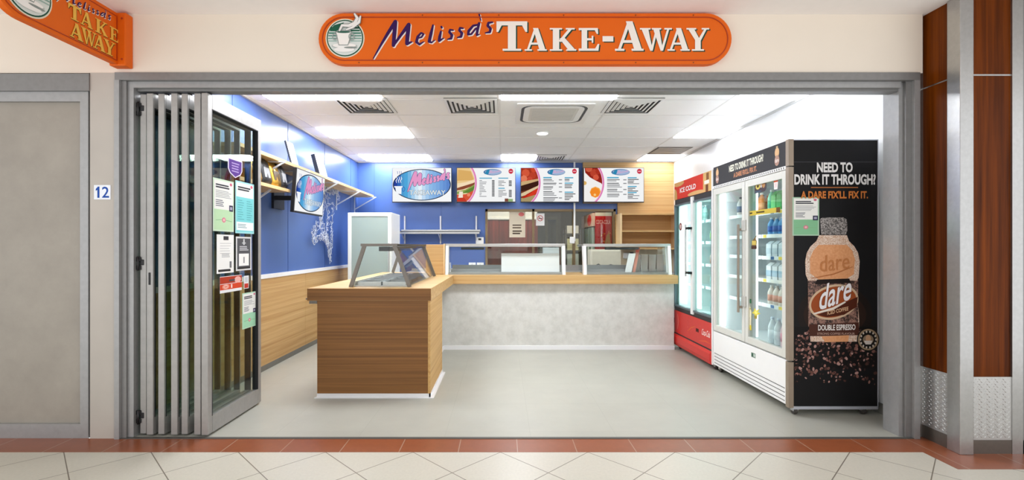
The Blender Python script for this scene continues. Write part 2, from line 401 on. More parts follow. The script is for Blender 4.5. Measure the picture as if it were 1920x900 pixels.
# shop interior shell
mb = MB(); mb.box(XL-.12, XL, 3.50, 8.80, 0, 3.0); struct('wall_left', mb, BLUE)
mb = MB(); mb.box(XR, XR+.12, 3.56, 8.80, 0, 3.0); struct('wall_right', mb, M('#eeeeee', .35, 0, .01))
mb = MB(); mb.box(2.86, XR+.12, 3.55, 3.60, 0, 3.0); struct('wall_front_return', mb, M('#e4e4e4', .45, 0, .01))
HX0, HX1, HZ0, HZ1 = -.306, 2.03, .92, 2.02
mb = MB(); mb.box(XL, HX0, YB, YB+.10, 0, 3.0); mb.box(HX1, XR, YB, YB+.10, 0, 3.0); mb.box(HX0, HX1, YB, YB+.10, HZ1, 3.0); mb.box(HX0, HX1, YB, YB+.10, 0, HZ0)
struct('wall_back', mb, BLUE)
mb = MB(); mb.box(XL-.12, XR+.12, 3.55, 8.8, ZC, ZC+.1, M('#f8f8f7', .75, 0, .004))
TB = M('#e9e8e6', .5, 0, 0)
for x in (-2.41, -1.22, -.03, 1.165, 2.36): mb.box(x-.010, x+.010, 3.56, YB, ZC-.004, ZC, TB)
for y in (3.80, 4.39, 4.98, 5.56, 6.13, 6.72, 7.32, 7.92, 8.51): mb.box(XL, XR, y-.010, y+.010, ZC-.003, ZC, TB)
for q in ((XL, XL+.025, 3.56, YB), (XR-.025, XR, 3.56, YB), (XL, XR, YB-.025, YB)): mb.box(*q, ZC-.022, ZC, M('#bdbcba', .5, 0, 0))
struct('ceiling', mb)
mb = MB(); mb.box(XL-.12, XR+.12, 3.50, 3.56, 2.50, 3.0); struct('wall_front_inside', mb, WHITE)
mb = MB(); mb.box(XR-.012, XR, 3.60, 8.6, 0, .085); struct('baseboard_right', mb, M('#77756f', .6))
mb = MB(); mb.box(XL, XL+.018, 3.60, 8.6, 0, .06); struct('baseboard_left', mb, M('#7b7a74', .6))
# timber wainscot and its white capping on the blue wall
mb = MB()
for a, b in ((3.60, 5.0), (5.003, 6.3), (6.303, 7.6), (7.603, 8.6)): mb.box(XL, XL+.016, a, b, .06, 1.0)
w = struct('wall_left_wainscot', mb, OAKY)
mb = MB(); mb.box(XL, XL+.024, 3.60, 8.6, 1.0, 1.045); struct('trim_left_capping', mb, WHITE)
# blue wall panel joins
mb = MB()
for y in (4.62, 5.82, 7.02, 8.22): mb.box(XL, XL+.0025, y-.004, y+.004, 1.045, ZC-.022)
struct('trim_left_joins', mb, M('#2d4c8c', .5))
mb = MB()
for x in (-2.3, -1.1, .1): mb.box(x-.003, x+.003, YB-.0025, YB, 2.06 if x > -.3 else 1.0, ZC-.022)
struct('trim_back_joins', mb, M('#2d4c8c', .5))
# timber lining at the right of the back wall
mb = MB(); mb.box(1.44, XR, YB-.055, YB, 2.12, ZC-.022); mb.box(2.06, XR, YB-.055, YB, 1.92, 2.12); struct('wall_back_timber', mb, OAKZ)
# back-wall tiled splash behind the counter
mb = MB(); mb.box(2.03, XR, YB-.02, YB, .9, 1.42); struct('wall_back_splash', mb, M('#d9c6a5', .4, 0, .03))
# ------------------------------------------------------------------ timber and steel clad corner column at the right
RED = WOOD('#371401', '#7b3a05', 'z', .35, 12, .08, .04)
mb = MB(); mb.box(3.0, 6, 3.15, 3.56, 0, 3.0, M('#5b2a14', .5)); struct('wall_column', mb)
mb = MB()
for z0, z1 in ((.5, 2.462), (2.472, 2.98)):
    mb.box(2.98, 3.0, 3.20, 3.42, z0, z1); mb.box(3.05, 3.315, 3.131, 3.15, z0, z1)
struct('wall_column_timber', mb, RED)
mb = MB(); mb.box(2.962, 3.05, 3.105, 3.20, 0, 2.98, STEEL, .004); mb.box(3.315, 3.385, 3.12, 3.16, 0, 2.98, STEEL); mb.box(2.93, 2.985, 3.40, 3.44, 0, 2.98, STEEL, .004)
mb.box(2.984, 3.0, 3.2, 3.41, 2.462, 2.472, STEEL); mb.box(3.05, 3.32, 3.128, 3.15, 2.462, 2.472, STEEL)
mb.box(2.972, 3.0, 3.20, 3.41, 0, .09, STEEL_D); mb.box(3.05, 3.315, 3.122, 3.15, 0, .09, STEEL_D)
struct('trim_column_steel', mb)
def chequer(mb, x0, x1, y, z0, z1, flip=False):
    """raised lozenges of chequer plate on a plane facing -Y (or -X when flip)"""
    s = .026; k = 0; z = z0+.02
    while z < z1-.012:
        u = x0+.016+(k % 2)*s/2; j = 0
        while u < x1-.012:
            a = .7 if (j+k) % 2 else -.7; du, dz = .0095*math.cos(a), .0095*math.sin(a); pu, pz = -.003*math.sin(a), .003*math.cos(a)
            pts = [(u-du, z-dz), (u+pu, z+pz), (u+du, z+dz), (u-pu, z-pz)]
            P = lambda q, h: ((y-h, q[0], q[1]) if flip else (q[0], y-h, q[1]))
            b = [mb.bm.verts.new(P(q, 0)) for q in pts]; c = mb.bm.verts.new(P((u, z), .0035))
            for i in range(4): mb.bm.faces.new((b[i], b[(i+1) % 4], c)).smooth = False
            u += s; j += 1
        z += s/1.6; k += 1
for fl in (0, 1):
    mb = MB()
    if fl: mb.box(2.975, 3.0, 3.20, 3.41, .09, .5); chequer(mb, 3.20, 3.41, 2.975, .09, .5, True)
    else: mb.box(3.05, 3.315, 3.125, 3.15, .09, .5); chequer(mb, 3.05, 3.315, 3.125, .09, .5)
    tag(mb.build('kick_plate', M('#c9c9c8', .3, .75, .03)), 'chequered steel kick plate on the %s of the timber column' % ('inner side facing the shop opening' if fl else 'front face beside the dark window'), 'kick plate', 'chequered kick plates on the column')
mb = MB(); mb.box(3.42, 6, 3.15, 3.18, 0, 2.98, M('#20262e', .08, 0, 0)); win = struct('window_1', mb)
mb = MB(); mb.box(3.385, 3.42, 3.12, 3.19, 0, 2.98); 
for z in (.84, 2.12): mb.box(3.40, 6, 3.12, 3.19, z-.02, z+.02)
mb.box(3.385, 6, 3.12, 3.19, 0, .09); struct('window_frame', mb, ALU_D, win)

# ------------------------------------------------------------------ shop signs
ORANGE = M('#e0640e', .5, 0, .04, 2, .25); ORANGE_D = M('#a83608', .5, 0, .03)
PURPLE = '#341352'; LETTER = '#efe9e2'; GREEN = '#24483a'
def pill(u0, u1, v0, v1, left=True, right=True, n=20):
    r = (v1-v0)/2; cv = (v0+v1)/2; pts = []
    if right:
        for k in range(n+1): t = math.radians(-90+180*k/n); pts.append((u1-r+r*math.cos(t), cv+r*math.sin(t)))
    else: pts += [(u1, v0), (u1, v1)]
    if left:
        for k in range(n+1): t = math.radians(90+180*k/n); pts.append((u0+r+r*math.cos(t), cv+r*math.sin(t)))
    else: pts += [(u0, v1), (u0, v0)]
    return pts
def cup_emblem(a, cu, cv, r):
    a.ell(cu, cv, r, r, '#e6dcc6', 40).up(); a.ell(cu, cv, r*.94, r*.94, '#1f5546', 40).up(); a.ell(cu, cv, r*.88, r*.88, '#d9dfdb', 40).up()
    for k in range(6):                                  # horizon stripes
        v = cv+r*(.52-.135*k); h = r*.085*(1-.08*k); e = math.sqrt(max(.01, (.86*r)**2-(v-cv)**2))
        a.rect(cu+r*.30, v-h/2, cu+e, v+h/2, ['#12432f', '#1b5a42', '#3c7a66', '#5d8f80', '#7da497', '#9dbab0'][k])
        a.rect(cu-e, v-h/2, cu-r*.42, v+h/2, ['#12432f', '#1b5a42', '#3c7a66', '#5d8f80', '#7da497', '#9dbab0'][k])
    a.poly([(cu-r*.80, cv+r*.40), (cu-r*.55, cv+r*.66), (cu-r*.05, cv+r*.80), (cu-r*.2, cv+r*.45), (cu-r*.45, cv+r*.36)], '#1c5c45'); a.up()
    a.ell(cu-r*.02, cv-r*.42, r*.66, r*.15, '#b9bfbc').up(); a.ell(cu-r*.02, cv-r*.39, r*.60, r*.12, '#f3f0ec').up()
    a.ell(cu-r*.02, cv-r*.60, r*.52, r*.13, '#f1efec').ell(cu+r*.3, cv-r*.5, r*.34, r*.05, '#8b938f').up()
    cup = [(cu-r*.44, cv+r*.30)]+[(cu-r*.44+r*.16*t, cv+r*.30-r*.66*t**1.3) for t in (.4, .8, 1)]+[(cu+r*.16, cv-r*.36), (cu+r*.24, cv-r*.1), (cu+r*.34, cv+r*.30)]
    a.poly([(cu+(x-cu)*1.09-.0, cv+(y-cv)*1.08) for x, y in cup], '#7e8a86').up(); a.poly(cup, '#f2eeea')
    a.ell(cu-r*.05, cv+r*.30, r*.40, r*.07, '#8d9591').up(); a.ell(cu-r*.05, cv+r*.285, r*.33, r*.045, '#2a5c4c')
    a.ring(cu+r*.36, cv+r*.05, r*.16, r*.20, r*.06, '#9aa39f', 18).ring(cu-r*.50, cv+r*.05, r*.14, r*.18, r*.05, '#9aa39f', 18).up()
    for d, col, w in ((0, '#7d8783', .17), (0, '#ece9e6', .11)):   # steam curl rising past the rim
        a.stroke([(cu-r*.25, cv+r*.36, r*w*.8), (cu-r*.12, cv+r*.62, r*w), (cu+r*.22, cv+r*.60, r*w*1.3), (cu+r*.52, cv+r*.72, r*w*1.5), (cu+r*.66, cv+r*.98, r*w*1.2), (cu+r*.52, cv+r*1.2, r*w*.7)], col)
        a.stroke([(cu+r*.1, cv+r*.40, r*w*.7), (cu+r*.42, cv+r*.52, r*w), (cu+r*.74, cv+r*.78, r*w*1.2), (cu+r*.82, cv+r*1.08, r*w*.6)], col); a.up()

S0 = PX(602, YF); S1 = PX(1366, YF); SZ0 = PZ(125, YF); SZ1 = PZ(31, YF)
root = thing('shop_sign', 'long orange rounded sign reading Take-Away above the shop opening', 'sign', ((S0+S1)/2, 3.34, SZ0))
mb = MB(); mb.poly_prism([(u, 3.33, v) for u, v in pill(S0, S1, SZ0, SZ1)], (0, .045, 0)); mb.build('board', ORANGE, root)
mb = MB(); ins = .024
outp = pill(S0+ins, S1-ins, SZ0+ins, SZ1-ins); inn = pill(S0+ins+.006, S1-ins-.006, SZ0+ins+.006, SZ1-ins-.006)
for a, b, c, d in zip(outp, outp[1:]+outp[:1], inn[1:]+inn[:1], inn): mb.poly_prism([(a[0], 3.326, a[1]), (b[0], 3.326, b[1]), (c[0], 3.326, c[1]), (d[0], 3.326, d[1])], (0, .004, 0))
mb.build('border_line', ORANGE_D, root)
for u in (0.28, .72, 1.25, 1.7, 2.2, 2.6):
    for v in (SZ0+.012, SZ1-.012): mb = MB(); mb.lathe([(.005, 0), (.004, -.003)], (S0+u, 3.33, v), None, 8, 'y'); mb.build('screw', M('#8c4a20', .4, .5), root)
px = (S1-S0)/(1366-602)
def su(x): return (x-602)*px
def sv(y): return (125-y)*px
A_ = lambda lay=.0012: Art((S0, 3.33, SZ0), (1, 0, 0), (0, 0, 1), lay)
a = A_(); cup_emblem(a, su(651), sv(77), 36*px); a.build('emblem', root)
a = A_(); sc = px/4.683
ox, oy = su(590+530/4.683), sv(20+445/4.683); ex, ey = su(590+1562/4.683), sv(20+62/4.683)
a.script(ox, oy, ex, ey, '#eadfd6', .0008, 1.6*px, -1.6*px).up(); a.script(ox, oy, ex, ey, PURPLE); a.build('script_lettering', root)
a = A_()
GL = [('T', 931, 988, 46), ('A', 983, 1024, 58.4), ('K', 1029.5, 1077, 58.4), ('E', 1083, 1121, 58.4), ('-', 1127, 1147, 58.4), ('A', 1150, 1203, 46), ('W', 1196, 1254, 58.4), ('A', 1247, 1288, 58.4), ('Y', 1282, 1324, 58.4)]
for sh in (1, 0):
    d = 2.6 if sh else 0
    for ch, x0, x1, yt in GL:
        b, t = (100.5, yt) if ch != '-' else (91, 66)
        a.serif(ch, su(x0+d), sv(b+d*.6), su(x1+d), sv(t+d*.6), GREEN if sh else LETTER)
    a.up(); a.up()
a.build('serif_lettering', root)

# blade sign standing out from the wall at the left
BX = -2.65
root = thing('blade_sign', 'orange blade sign reading Take Away projecting from the wall at the left', 'sign', (BX, 3.33, 2.60))
mb = MB(); mb.poly_prism([(BX, u, v) for u, v in pill(2.48, 3.33, 2.604, 2.955, True, False)], (-.04, 0, 0)); mb.build('board', ORANGE, root)
mb = MB(); o1 = pill(2.502, 3.30, 2.626, 2.933, True, False); i1 = pill(2.507, 3.295, 2.631, 2.928, True, False)
for p, q, r_, s_ in zip(o1, o1[1:]+o1[:1], i1[1:]+i1[:1], i1): mb.poly_prism([(BX, p[0], p[1]), (BX, q[0], q[1]), (BX, r_[0], r_[1]), (BX, s_[0], s_[1])], (.003, 0, 0))
mb.build('border_line', ORANGE_D, root)
mb = MB(); mb.box(BX-.06, BX+.055, 3.305, 3.375, 2.595, 2.962, None, .008); b_ = mb.build('bracket', ORANGE, root)
for z in (2.64, 2.92):
    for x in (-.035, .03): mb = MB(); mb.lathe([(.008, 0), (.006, -.004)], (BX+x, 3.305, z), None, 8, 'y'); mb.build('bolt', ORANGE_D, b_)
a = Art((BX, 2.48, 2.604), (0, 1, 0), (0, 0, 1), .0012); cup_emblem(a, .2, .176, .145); a.build('emblem', root)
a = Art((BX, 2.48, 2.604), (0, 1, 0), (0, 0, 1), .0012)
a.script(.37, .205, .765, .325, '#eadfd6', .0012, .003, -.003).up(); a.script(.37, .205, .765, .325, PURPLE); a.build('script_lettering', root)
a = Art((BX, 2.48, 2.604), (0, 1, 0), (0, 0, 1), .0012)
for sh in (1, 0):
    d = .006 if sh else 0; col = '#57491e' if sh else '#e9b64e'
    for w_, y0, y1, xs in (('TAKE', .145, .235, [(.445, .535), (.53, .62), (.64, .735), (.755, .83)]), ('AWAY', .035, .13, [(.455, .55), (.535, .645), (.625, .72), (.705, .80)])):
        for ch, (x0, x1) in zip(w_, xs): a.serif(ch, x0+d, y0-d*.4, x1+d, y1-d*.4, col)
    a.up(); a.up()
a.build('serif_lettering', root)

# shop number plate
root = thing('number_plate', 'small white plate with blue number 12 on the pillar', 'sign', (PX(192, 3.37), 3.368, PZ(374, 3.37)))
mb = MB(); mb.box(PX(177, 3.37), PX(208, 3.37), 3.366, 3.37, PZ(374, 3.37), PZ(347, 3.37)); mb.build('plate', M('#eff3fa', .4), root)
a = Art((PX(177, 3.37), 3.366, PZ(374, 3.37)), (1, 0, 0), (0, 0, 1)); k = 3.37/900
a.poly([(6.5*k, 3*k), (10.5*k, 3*k), (10.5*k, 24*k), (7.5*k, 24*k), (3.5*k, 19.5*k), (3.5*k, 16*k), (6.5*k, 18*k)], '#1f4fa8').text('2', 15.5*k, 3.5*k, 28*k, 23.5*k, '#1f4fa8', .0012); a.build('numerals', root)

# ------------------------------------------------------------------ folding glass doors, stacked open
DZ0, DZ1 = .015, 2.435
FRAME = M('#a8a6a3', .42, .4, .06, 25)
spec = [(-2.560, .044, 3.42, 4.10), (-2.4985, .046, 3.40, 4.07), (-2.4245, .044, 3.41, 4.10), (-2.326, .045, 3.40, 4.08), (-2.259, .044, 3.41, 4.10), (-2.1615, .046, 3.40, 4.09), (-2.104, .046, 3.39, 4.14)]
words = ['first from the jamb', 'second from the jamb', 'third from the jamb', 'fourth from the jamb', 'fifth from the jamb', 'sixth from the jamb', 'covered in notices, innermost of the stack']
for k, (x, t, y0, y1) in enumerate(spec):
    root = thing('folding_door_panel', 'aluminium framed folding glass door leaf, '+words[k], 'door', (x, (y0+y1)/2, 0), 'folding glass door leaves stacked at the left of the opening')
    mb = MB(); s = .056 if k == 6 else .022
    mb.box(x-t/2, x+t/2, y0, y0+s, DZ0, DZ1, None, .004); mb.box(x-t/2, x+t/2, y1-s, y1, DZ0, DZ1, None, .004)
    mb.box(x-t/2, x+t/2, y0+s, y1-s, DZ1-.10, DZ1); mb.box(x-t/2, x+t/2, y0+s, y1-s, DZ0, DZ0+.12)
    mb.build('frame', FRAME, root)
    mb = MB(); mb.box(x-.003, x+.003, y0+s-.005, y1-s+.005, DZ0+.115, DZ1-.095); mb.build('glass', CLEARG, root)
    mb = MB()
    for y in (y0+s-.003, y1-s+.003): mb.box(x-t/2-.0005, x+t/2+.0005, y-.004, y+.004, DZ0+.12, DZ1-.10)
    mb.box(x-t/2-.0005, x+t/2+.0005, y0+s, y1-s, DZ1-.106, DZ1-.10); mb.build('gasket', RUBBER, root)
    mb = MB(); mb.lathe([(.016, 0), (.016, .012)], (x, y0+.06, DZ1+.004), None, 10); mb.box(x-.004, x+.004, y0+.056, y0+.064, DZ1, DZ1+.018); mb.build('roller', DARKGREY, root)
    if k == 1:
        mb = MB(); mb.box(x-.006, x+.006, y0-.005, y0+.01, PZ(534, y0), PZ(511, y0), None, .002); mb.build('lock', BLACK, root)
    if k == 0:
        for py in (205, 494, 781):
            z = PZ(py, 3.42); mb = MB()
            mb.box(x-.045, x-.012, 3.41, 3.43, z-.045, z-.015, None, .003); mb.box(x-.045, x-.012, 3.41, 3.43, z+.015, z+.045, None, .003)
            mb.lathe([(.007, -.05), (.007, .05)], (x-.026, 3.408, z), None, 8); mb.box(x-.02, x+.006, 3.415, 3.43, z-.012, z+.028, None, .003); mb.build('hinge', BLACK, root)
# ------------------------------------------------------------------ notices on the innermost leaf
GXp = -2.104+.003
def notice(name, label, cat, x0, x1, yt, yb, paint, base, group=None, X=GXp):
    """x0,x1 / yt,yb read at the middle of the notice on the glass plane"""
    Y0, Y1 = YX(x0, X), YX(x1, X); Ym = (Y0+Y1)/2; z0, z1 = PZ(yb, Ym), PZ(yt, Ym)
    root = thing(name, label, cat, (X, Ym, z0), group)
    mb = MB(); mb.box(X+.0004, X+.0014, Y0, Y1, z0, z1); mb.build('sheet', base if not isinstance(base, str) else M(base, .4, 0, 0), root)
    a = Art((X+.0014, Y0, z0), (0, 1, 0), (0, 0, 1), .0004); a.clip = (0, 0, Y1-Y0, z1-z0); paint(a, Y1-Y0, z1-z0); a.build('print', root)
def flyer(top, low, foot=False):
    def p(a, w, h):
        a.rect(w*.05, h*.42 if not foot else h*.70, w*.95, h*.97, '#f1f1ec'); a.rect(w*.05, h*.03, w*.95, h*.42 if not foot else h*.70, low).up()
        if foot: a.rect(w*.05, h*.06, w*.95, h*.22, '#eef4f4').up()
        a.lines(w*.12, w*.8, h*.90, 2, h*.045, h*.028, '#30323c', .3); a.ell(w*.85, h*.93, w*.06, h*.03, '#d46a86')
        if foot:
            a.lines(w*.12, w*.45, h*.64, 9, h*.045, h*.012, '#5aa7ad', .4).lines(w*.58, w*.9, h*.64, 9, h*.045, h*.012, '#5aa7ad', .4).lines(w*.12, w*.6, h*.18, 3, h*.03, h*.012, '#7b98a0')
        else:
            a.lines(w*.12, w*.88, h*.78, 5, h*.03, h*.012, '#a9aaae').lines(w*.12, w*.5, h*.60, 4, h*.035, h*.016, '#6a6c78')
            a.ell(w*.5, h*.22, w*.09, h*.05, '#d98294').up(); a.ell(w*.5, h*.22, w*.045, h*.025, '#efc4c4'); a.stroke([(w*.12, h*.21, .004), (w*.4, h*.225, .004)], '#86b98a').stroke([(w*.6, h*.22, .004), (w*.88, h*.2, .004)], '#86b98a')
            a.rect(w*.76, h*.40, w*.95, h*.52, '#2d2a48').up(); a.rect(w*.80, h*.43, w*.91, h*.49, '#a9a8bd')
    return p
notice('poster', 'white and green notice on the glass door, upper one nearest the street', 'poster', 399, 438, 337, 434, flyer('#eee', '#bfe0b6'), '#cfe6cc')
notice('poster', 'white and aqua notice on the glass door beside the upper green notice', 'poster', 441, 476, 342, 438, flyer('#eee', '#7fd3d8', True), '#9fdcdf')
def letter(a, w, h):
    a.rect(w*.38, h*.86, w*.68, h*.96, '#3a3a3e'); a.lines(w*.18, w*.85, h*.78, 5, h*.065, h*.014, '#c4c4c6').lines(w*.28, w*.8, h*.50, 3, h*.035, h*.014, '#9c9ca0')
    a.rect(w*.08, h*.04, w*.8, h*.10, '#2a2a2c').rect(w*.74, h*.13, w*.86, h*.30, '#77787c')
notice('notice', 'plain white letter sized notice taped on the glass door', 'notice', 406, 438, 440, 512, letter, '#f4f4f2')
def dark(a, w, h):
    a.rect(w*.08, h*.05, w*.92, h*.95, '#55565a').up(); a.rect(w*.18, h*.14, w*.82, h*.50, '#f3f3f1'); a.rect(w*.45, h*.76, w*.55, h*.93, '#c9cacc').rect(w*.38, h*.80, w*.62, h*.83, '#c9cacc')
    a.lines(w*.22, w*.84, h*.72, 3, h*.05, h*.025, '#d0d1d3').up(); a.rect(w*.46, h*.22, w*.54, h*.40, '#8d8d92'); a.rect(w*.12, h*.05, w*.9, h*.10, '#232326')
notice('notice', 'dark grey notice with a white box taped on the glass door', 'notice', 442, 471, 444, 507, dark, '#d6d7d8')
def redst(a, w, h):
    a.rect(0, h*.55, w, h*.97, '#b23a22').rect(0, h*.18, w, h*.52, '#d8492a').up(); a.ell(w*.25, h*.36, w*.16, h*.16, '#e9907c').ell(w*.8, h*.72, w*.16, h*.2, '#f0b6ac').up(); a.ring(w*.25, h*.36, w*.1, h*.1, .004, '#f6e2dc', 14); a.rect(w*.48, h*.24, w*.54, h*.48, '#f6e9e6').rect(w*.4, h*.66, w*.66, h*.78, '#4a4a50')
notice('sticker', 'red and orange sticker low on the glass door', 'sticker', 412, 453, 517, 547, redst, '#eef0f2')
notice('sticker', 'narrow white and red sticker beside the red sticker on the door', 'sticker', 457, 466, 517, 541, lambda a, w, h: (a.rect(w*.05, h*.02, w*.95, h*.98, '#e4e7ea').up(), a.rect(w*.1, h*.05, w*.9, h*.4, '#c0392b'), a.rect(w*.2, h*.5, w*.8, h*.9, '#c6ccd2')), '#edf0f3')
notice('poster', 'small white and green notice, lowest on the glass door', 'poster', 454, 480, 548, 614, flyer('#eee', '#a6dbb8'), '#b9e0c4')
def shield_part():
    X = GXp; Y0, Y1 = YX(427, X), YX(454, X); Ym = (Y0+Y1)/2; z0, z1 = PZ(334, Ym), PZ(299, Ym); w, h = Y1-Y0, z1-z0
    pts = lambda g: [(w/2+(x-w/2)*g, h*.5+(y-h*.5)*g) for x, y in [(0, h), (0, h*.45), (w*.12, h*.22), (w*.5, 0), (w*.88, h*.22), (w, h*.45), (w, h)]]
    root = thing('sticker', 'purple shield shaped sticker at the top of the glass door', 'sticker', (X, Ym, z0))
    mb = MB(); mb.poly_prism([(X+.0004, Y0+u, z0+v) for u, v in pts(1)], (.001, 0, 0)); mb.build('backing', M('#e4dcee', .4, 0, 0), root)
    a = Art((X+.0014, Y0, z0), (0, 1, 0), (0, 0, 1), .0004); a.poly(pts(.88), '#5a2f92').up(); a.lines(w*.25, w*.78, h*.8, 4, h*.14, h*.06, '#b49bd4', .15); a.build('print', root)
shield_part()
# ------------------------------------------------------------------ L shaped counter
CX0, CX1, CY0, CY1 = -1.655, -.645, 4.29, 5.14
root = thing('service_counter', 'timber clad counter end standing forward, with a glass food case on top', 'counter', (-1.15, 4.7, 0))
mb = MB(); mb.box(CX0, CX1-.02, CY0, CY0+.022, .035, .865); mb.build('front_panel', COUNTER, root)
mb = MB(); mb.box(CX1-.02, CX1, CY0, CY1, .035, .865); mb.build('side_panel', COUNTERY_LIT, root)
mb = MB(); mb.box(CX0, CX1-.02, CY0+.022, CY1, .035, .865); mb.build('carcass', OAK, root)
mb = MB(); z = .035
mb.poly_prism([(CX0-.015, CY0-.028, 0), (CX1+.035, CY0-.028, 0), (CX1+.035, CY1, 0), (CX0, CY1, 0)], (0, 0, .006))
mb.box(CX0, CX1+.004, CY0-.006, CY0+.01, .006, .036); mb.box(CX1-.01, CX1+.006, CY0-.006, CY1, .006, .036)
mb.build('plinth', M('#f2f2f4', .25, .2, 0), root)
mb = MB(); mb.box(-1.735, -1.665, 4.31, 4.335, .835, .868); mb.box(-1.765, -1.735, 4.31, 4.33, .872, .885); mb.build('support_bracket', STEEL_D, root)
CONC = SPECK('#c9c8c2', '#dad9d4', 9, .47, .5, .14, 8)
root = thing('service_counter', 'pale mottled stone front counter across the back of the shop', 'counter', (.74, 6.5, 0))
mb = MB(); mb.box(-.80, 2.25, 6.295, 6.32, .05, .865); mb.box(-.80, -.78, 5.14, 6.295, .05, .865); mb.build('front_panel', CONC, root)
mb = MB(); mb.box(-.78, 2.25, 6.32, 6.95, .05, .865); mb.box(-1.60, -.80, 5.142, 6.95, .05, .865); mb.build('carcass', WHITE, root)
mb = MB(); mb.box(-.79, 2.25, 6.27, 6.33, 0, .05); mb.box(-.80, -.765, 5.145, 6.30, 0, .05); mb.build('plinth', M('#f2f2f4', .3, .1, 0), root)
root = thing('worktop', 'thick oak L shaped worktop with a square edge on the counters', 'worktop', (0, 6.2, .866))
mb = MB()
L = [(-1.74, 4.275), (-.635, 4.275), (-.635, 6.20), (2.27, 6.20), (2.27, 6.97), (-1.74, 6.97)]
mb.poly_prism([(x, y, .866) for x, y in L], (0, 0, .11)); mb.build('slab', OAK, root)
mb = MB(); mb.box(-1.738, -.637, 4.272, 4.276, .868, .974); mb.build('edge_band', COUNTER, root)
TOPZ = .976

# sloping glass food case on the forward counter
root = thing('food_display_case', 'tapered glass food case with steel posts on the timber counter end', 'display case', (-1.13, 5.1, TOPZ))
F0, F1 = 4.40, 6.02; BL, BR, TL, TR, TZ = -1.39, -.85, -1.265, -.99, 1.355
for y, nm in ((F0, 'near'), (F1, 'far')):
    for a, b in ((BL, TL), (BR, TR)):
        mb = MB(); mb.bar((a, y, TOPZ), (b, y, TZ), .034, .022, None, (0, 1, 0)); mb.build('post', STEEL_D, root)
mb = MB(); mb.box(TL-.03, TR+.03, F0-.015, F1+.015, TZ, TZ+.014, None, .003); mb.build('top_shelf', GLASS('#d8e6e2', 0, .06), root)
mb = MB(); mb.box(TL-.03, TR+.03, F0-.02, F0+.012, TZ-.004, TZ+.02); mb.box(TL-.03, TL-.005, F0, F1, TZ-.004, TZ+.018); mb.box(TR+.005, TR+.03, F0, F1, TZ-.004, TZ+.018); mb.box(TL-.03, TR+.03, F1-.012, F1+.02, TZ-.004, TZ+.02)
mb.build('top_rail', STEEL_D, root)
mb = MB(); mb.poly_prism([(BR-.02, F0+.02, TOPZ+.01), (BR-.02, F1-.02, TOPZ+.01), (TR-.01, F1-.02, TZ), (TR-.01, F0+.02, TZ)], (.006, 0, 0)); mb.build('side_glass', CASEG, root)
mb = MB(); mb.poly_prism([(BL+.02, F0-.004, TOPZ+.01), (BR-.02, F0-.004, TOPZ+.01), (TR-.01, F0-.004, TZ), (TL+.01, F0-.004, TZ)], (0, .006, 0)); mb.build('end_glass', CASEG, root)
mb = MB(); mb.box(-1.16, -1.06, F0+.10, F1-.1, TZ-.05, TZ-.006, None, .006); mb.build('heat_lamp', BLACK, root)
mb = MB(); mb.box(BL+.02, BR-.03, F0+.03, F1-.05, TOPZ, TOPZ+.012); 
mb.build('well', STEEL, root)
for i in range(5):
    y0 = F0+.07+i*.305
    for x0, x1 in ((BL+.04, -1.13), (-1.115, BR-.05)):
        mb = MB(); mb.box(x0, x1, y0, y0+.012, TOPZ+.012, TOPZ+.045); mb.box(x0, x1, y0+.26, y0+.272, TOPZ+.012, TOPZ+.045); mb.box(x0, x0+.012, y0+.012, y0+.26, TOPZ+.012, TOPZ+.045); mb.box(x1-.012, x1, y0+.012, y0+.26, TOPZ+.012, TOPZ+.045)
        mb.box(x0+.012, x1-.012, y0+.012, y0+.26, TOPZ+.012, TOPZ+.018); mb.build('tray', STEEL, root)
mb = MB(); mb.box(BL+.005, BL+.02, F0+.03, F1-.03, TOPZ, TOPZ+.05); mb.build('side_lip', M('#e8dcc0', .5), root)
# timber end block between the cases
root = thing('end_cabinet', 'upright oak block between the two glass cases on the worktop corner', 'cabinet', (-.9, 6.5, TOPZ))
mb = MB(); mb.box(-1.02, -.785, 6.40, 6.75, TOPZ, 1.375, None, .003); mb.build('body', OAKZ, root)
mb = MB(); mb.box(-.785, -.765, 6.39, 6.76, TOPZ, 1.385); mb.build('end_panel', WOOD('#d9b27a', '#ecd0a0', 'z', .45, 26), root)

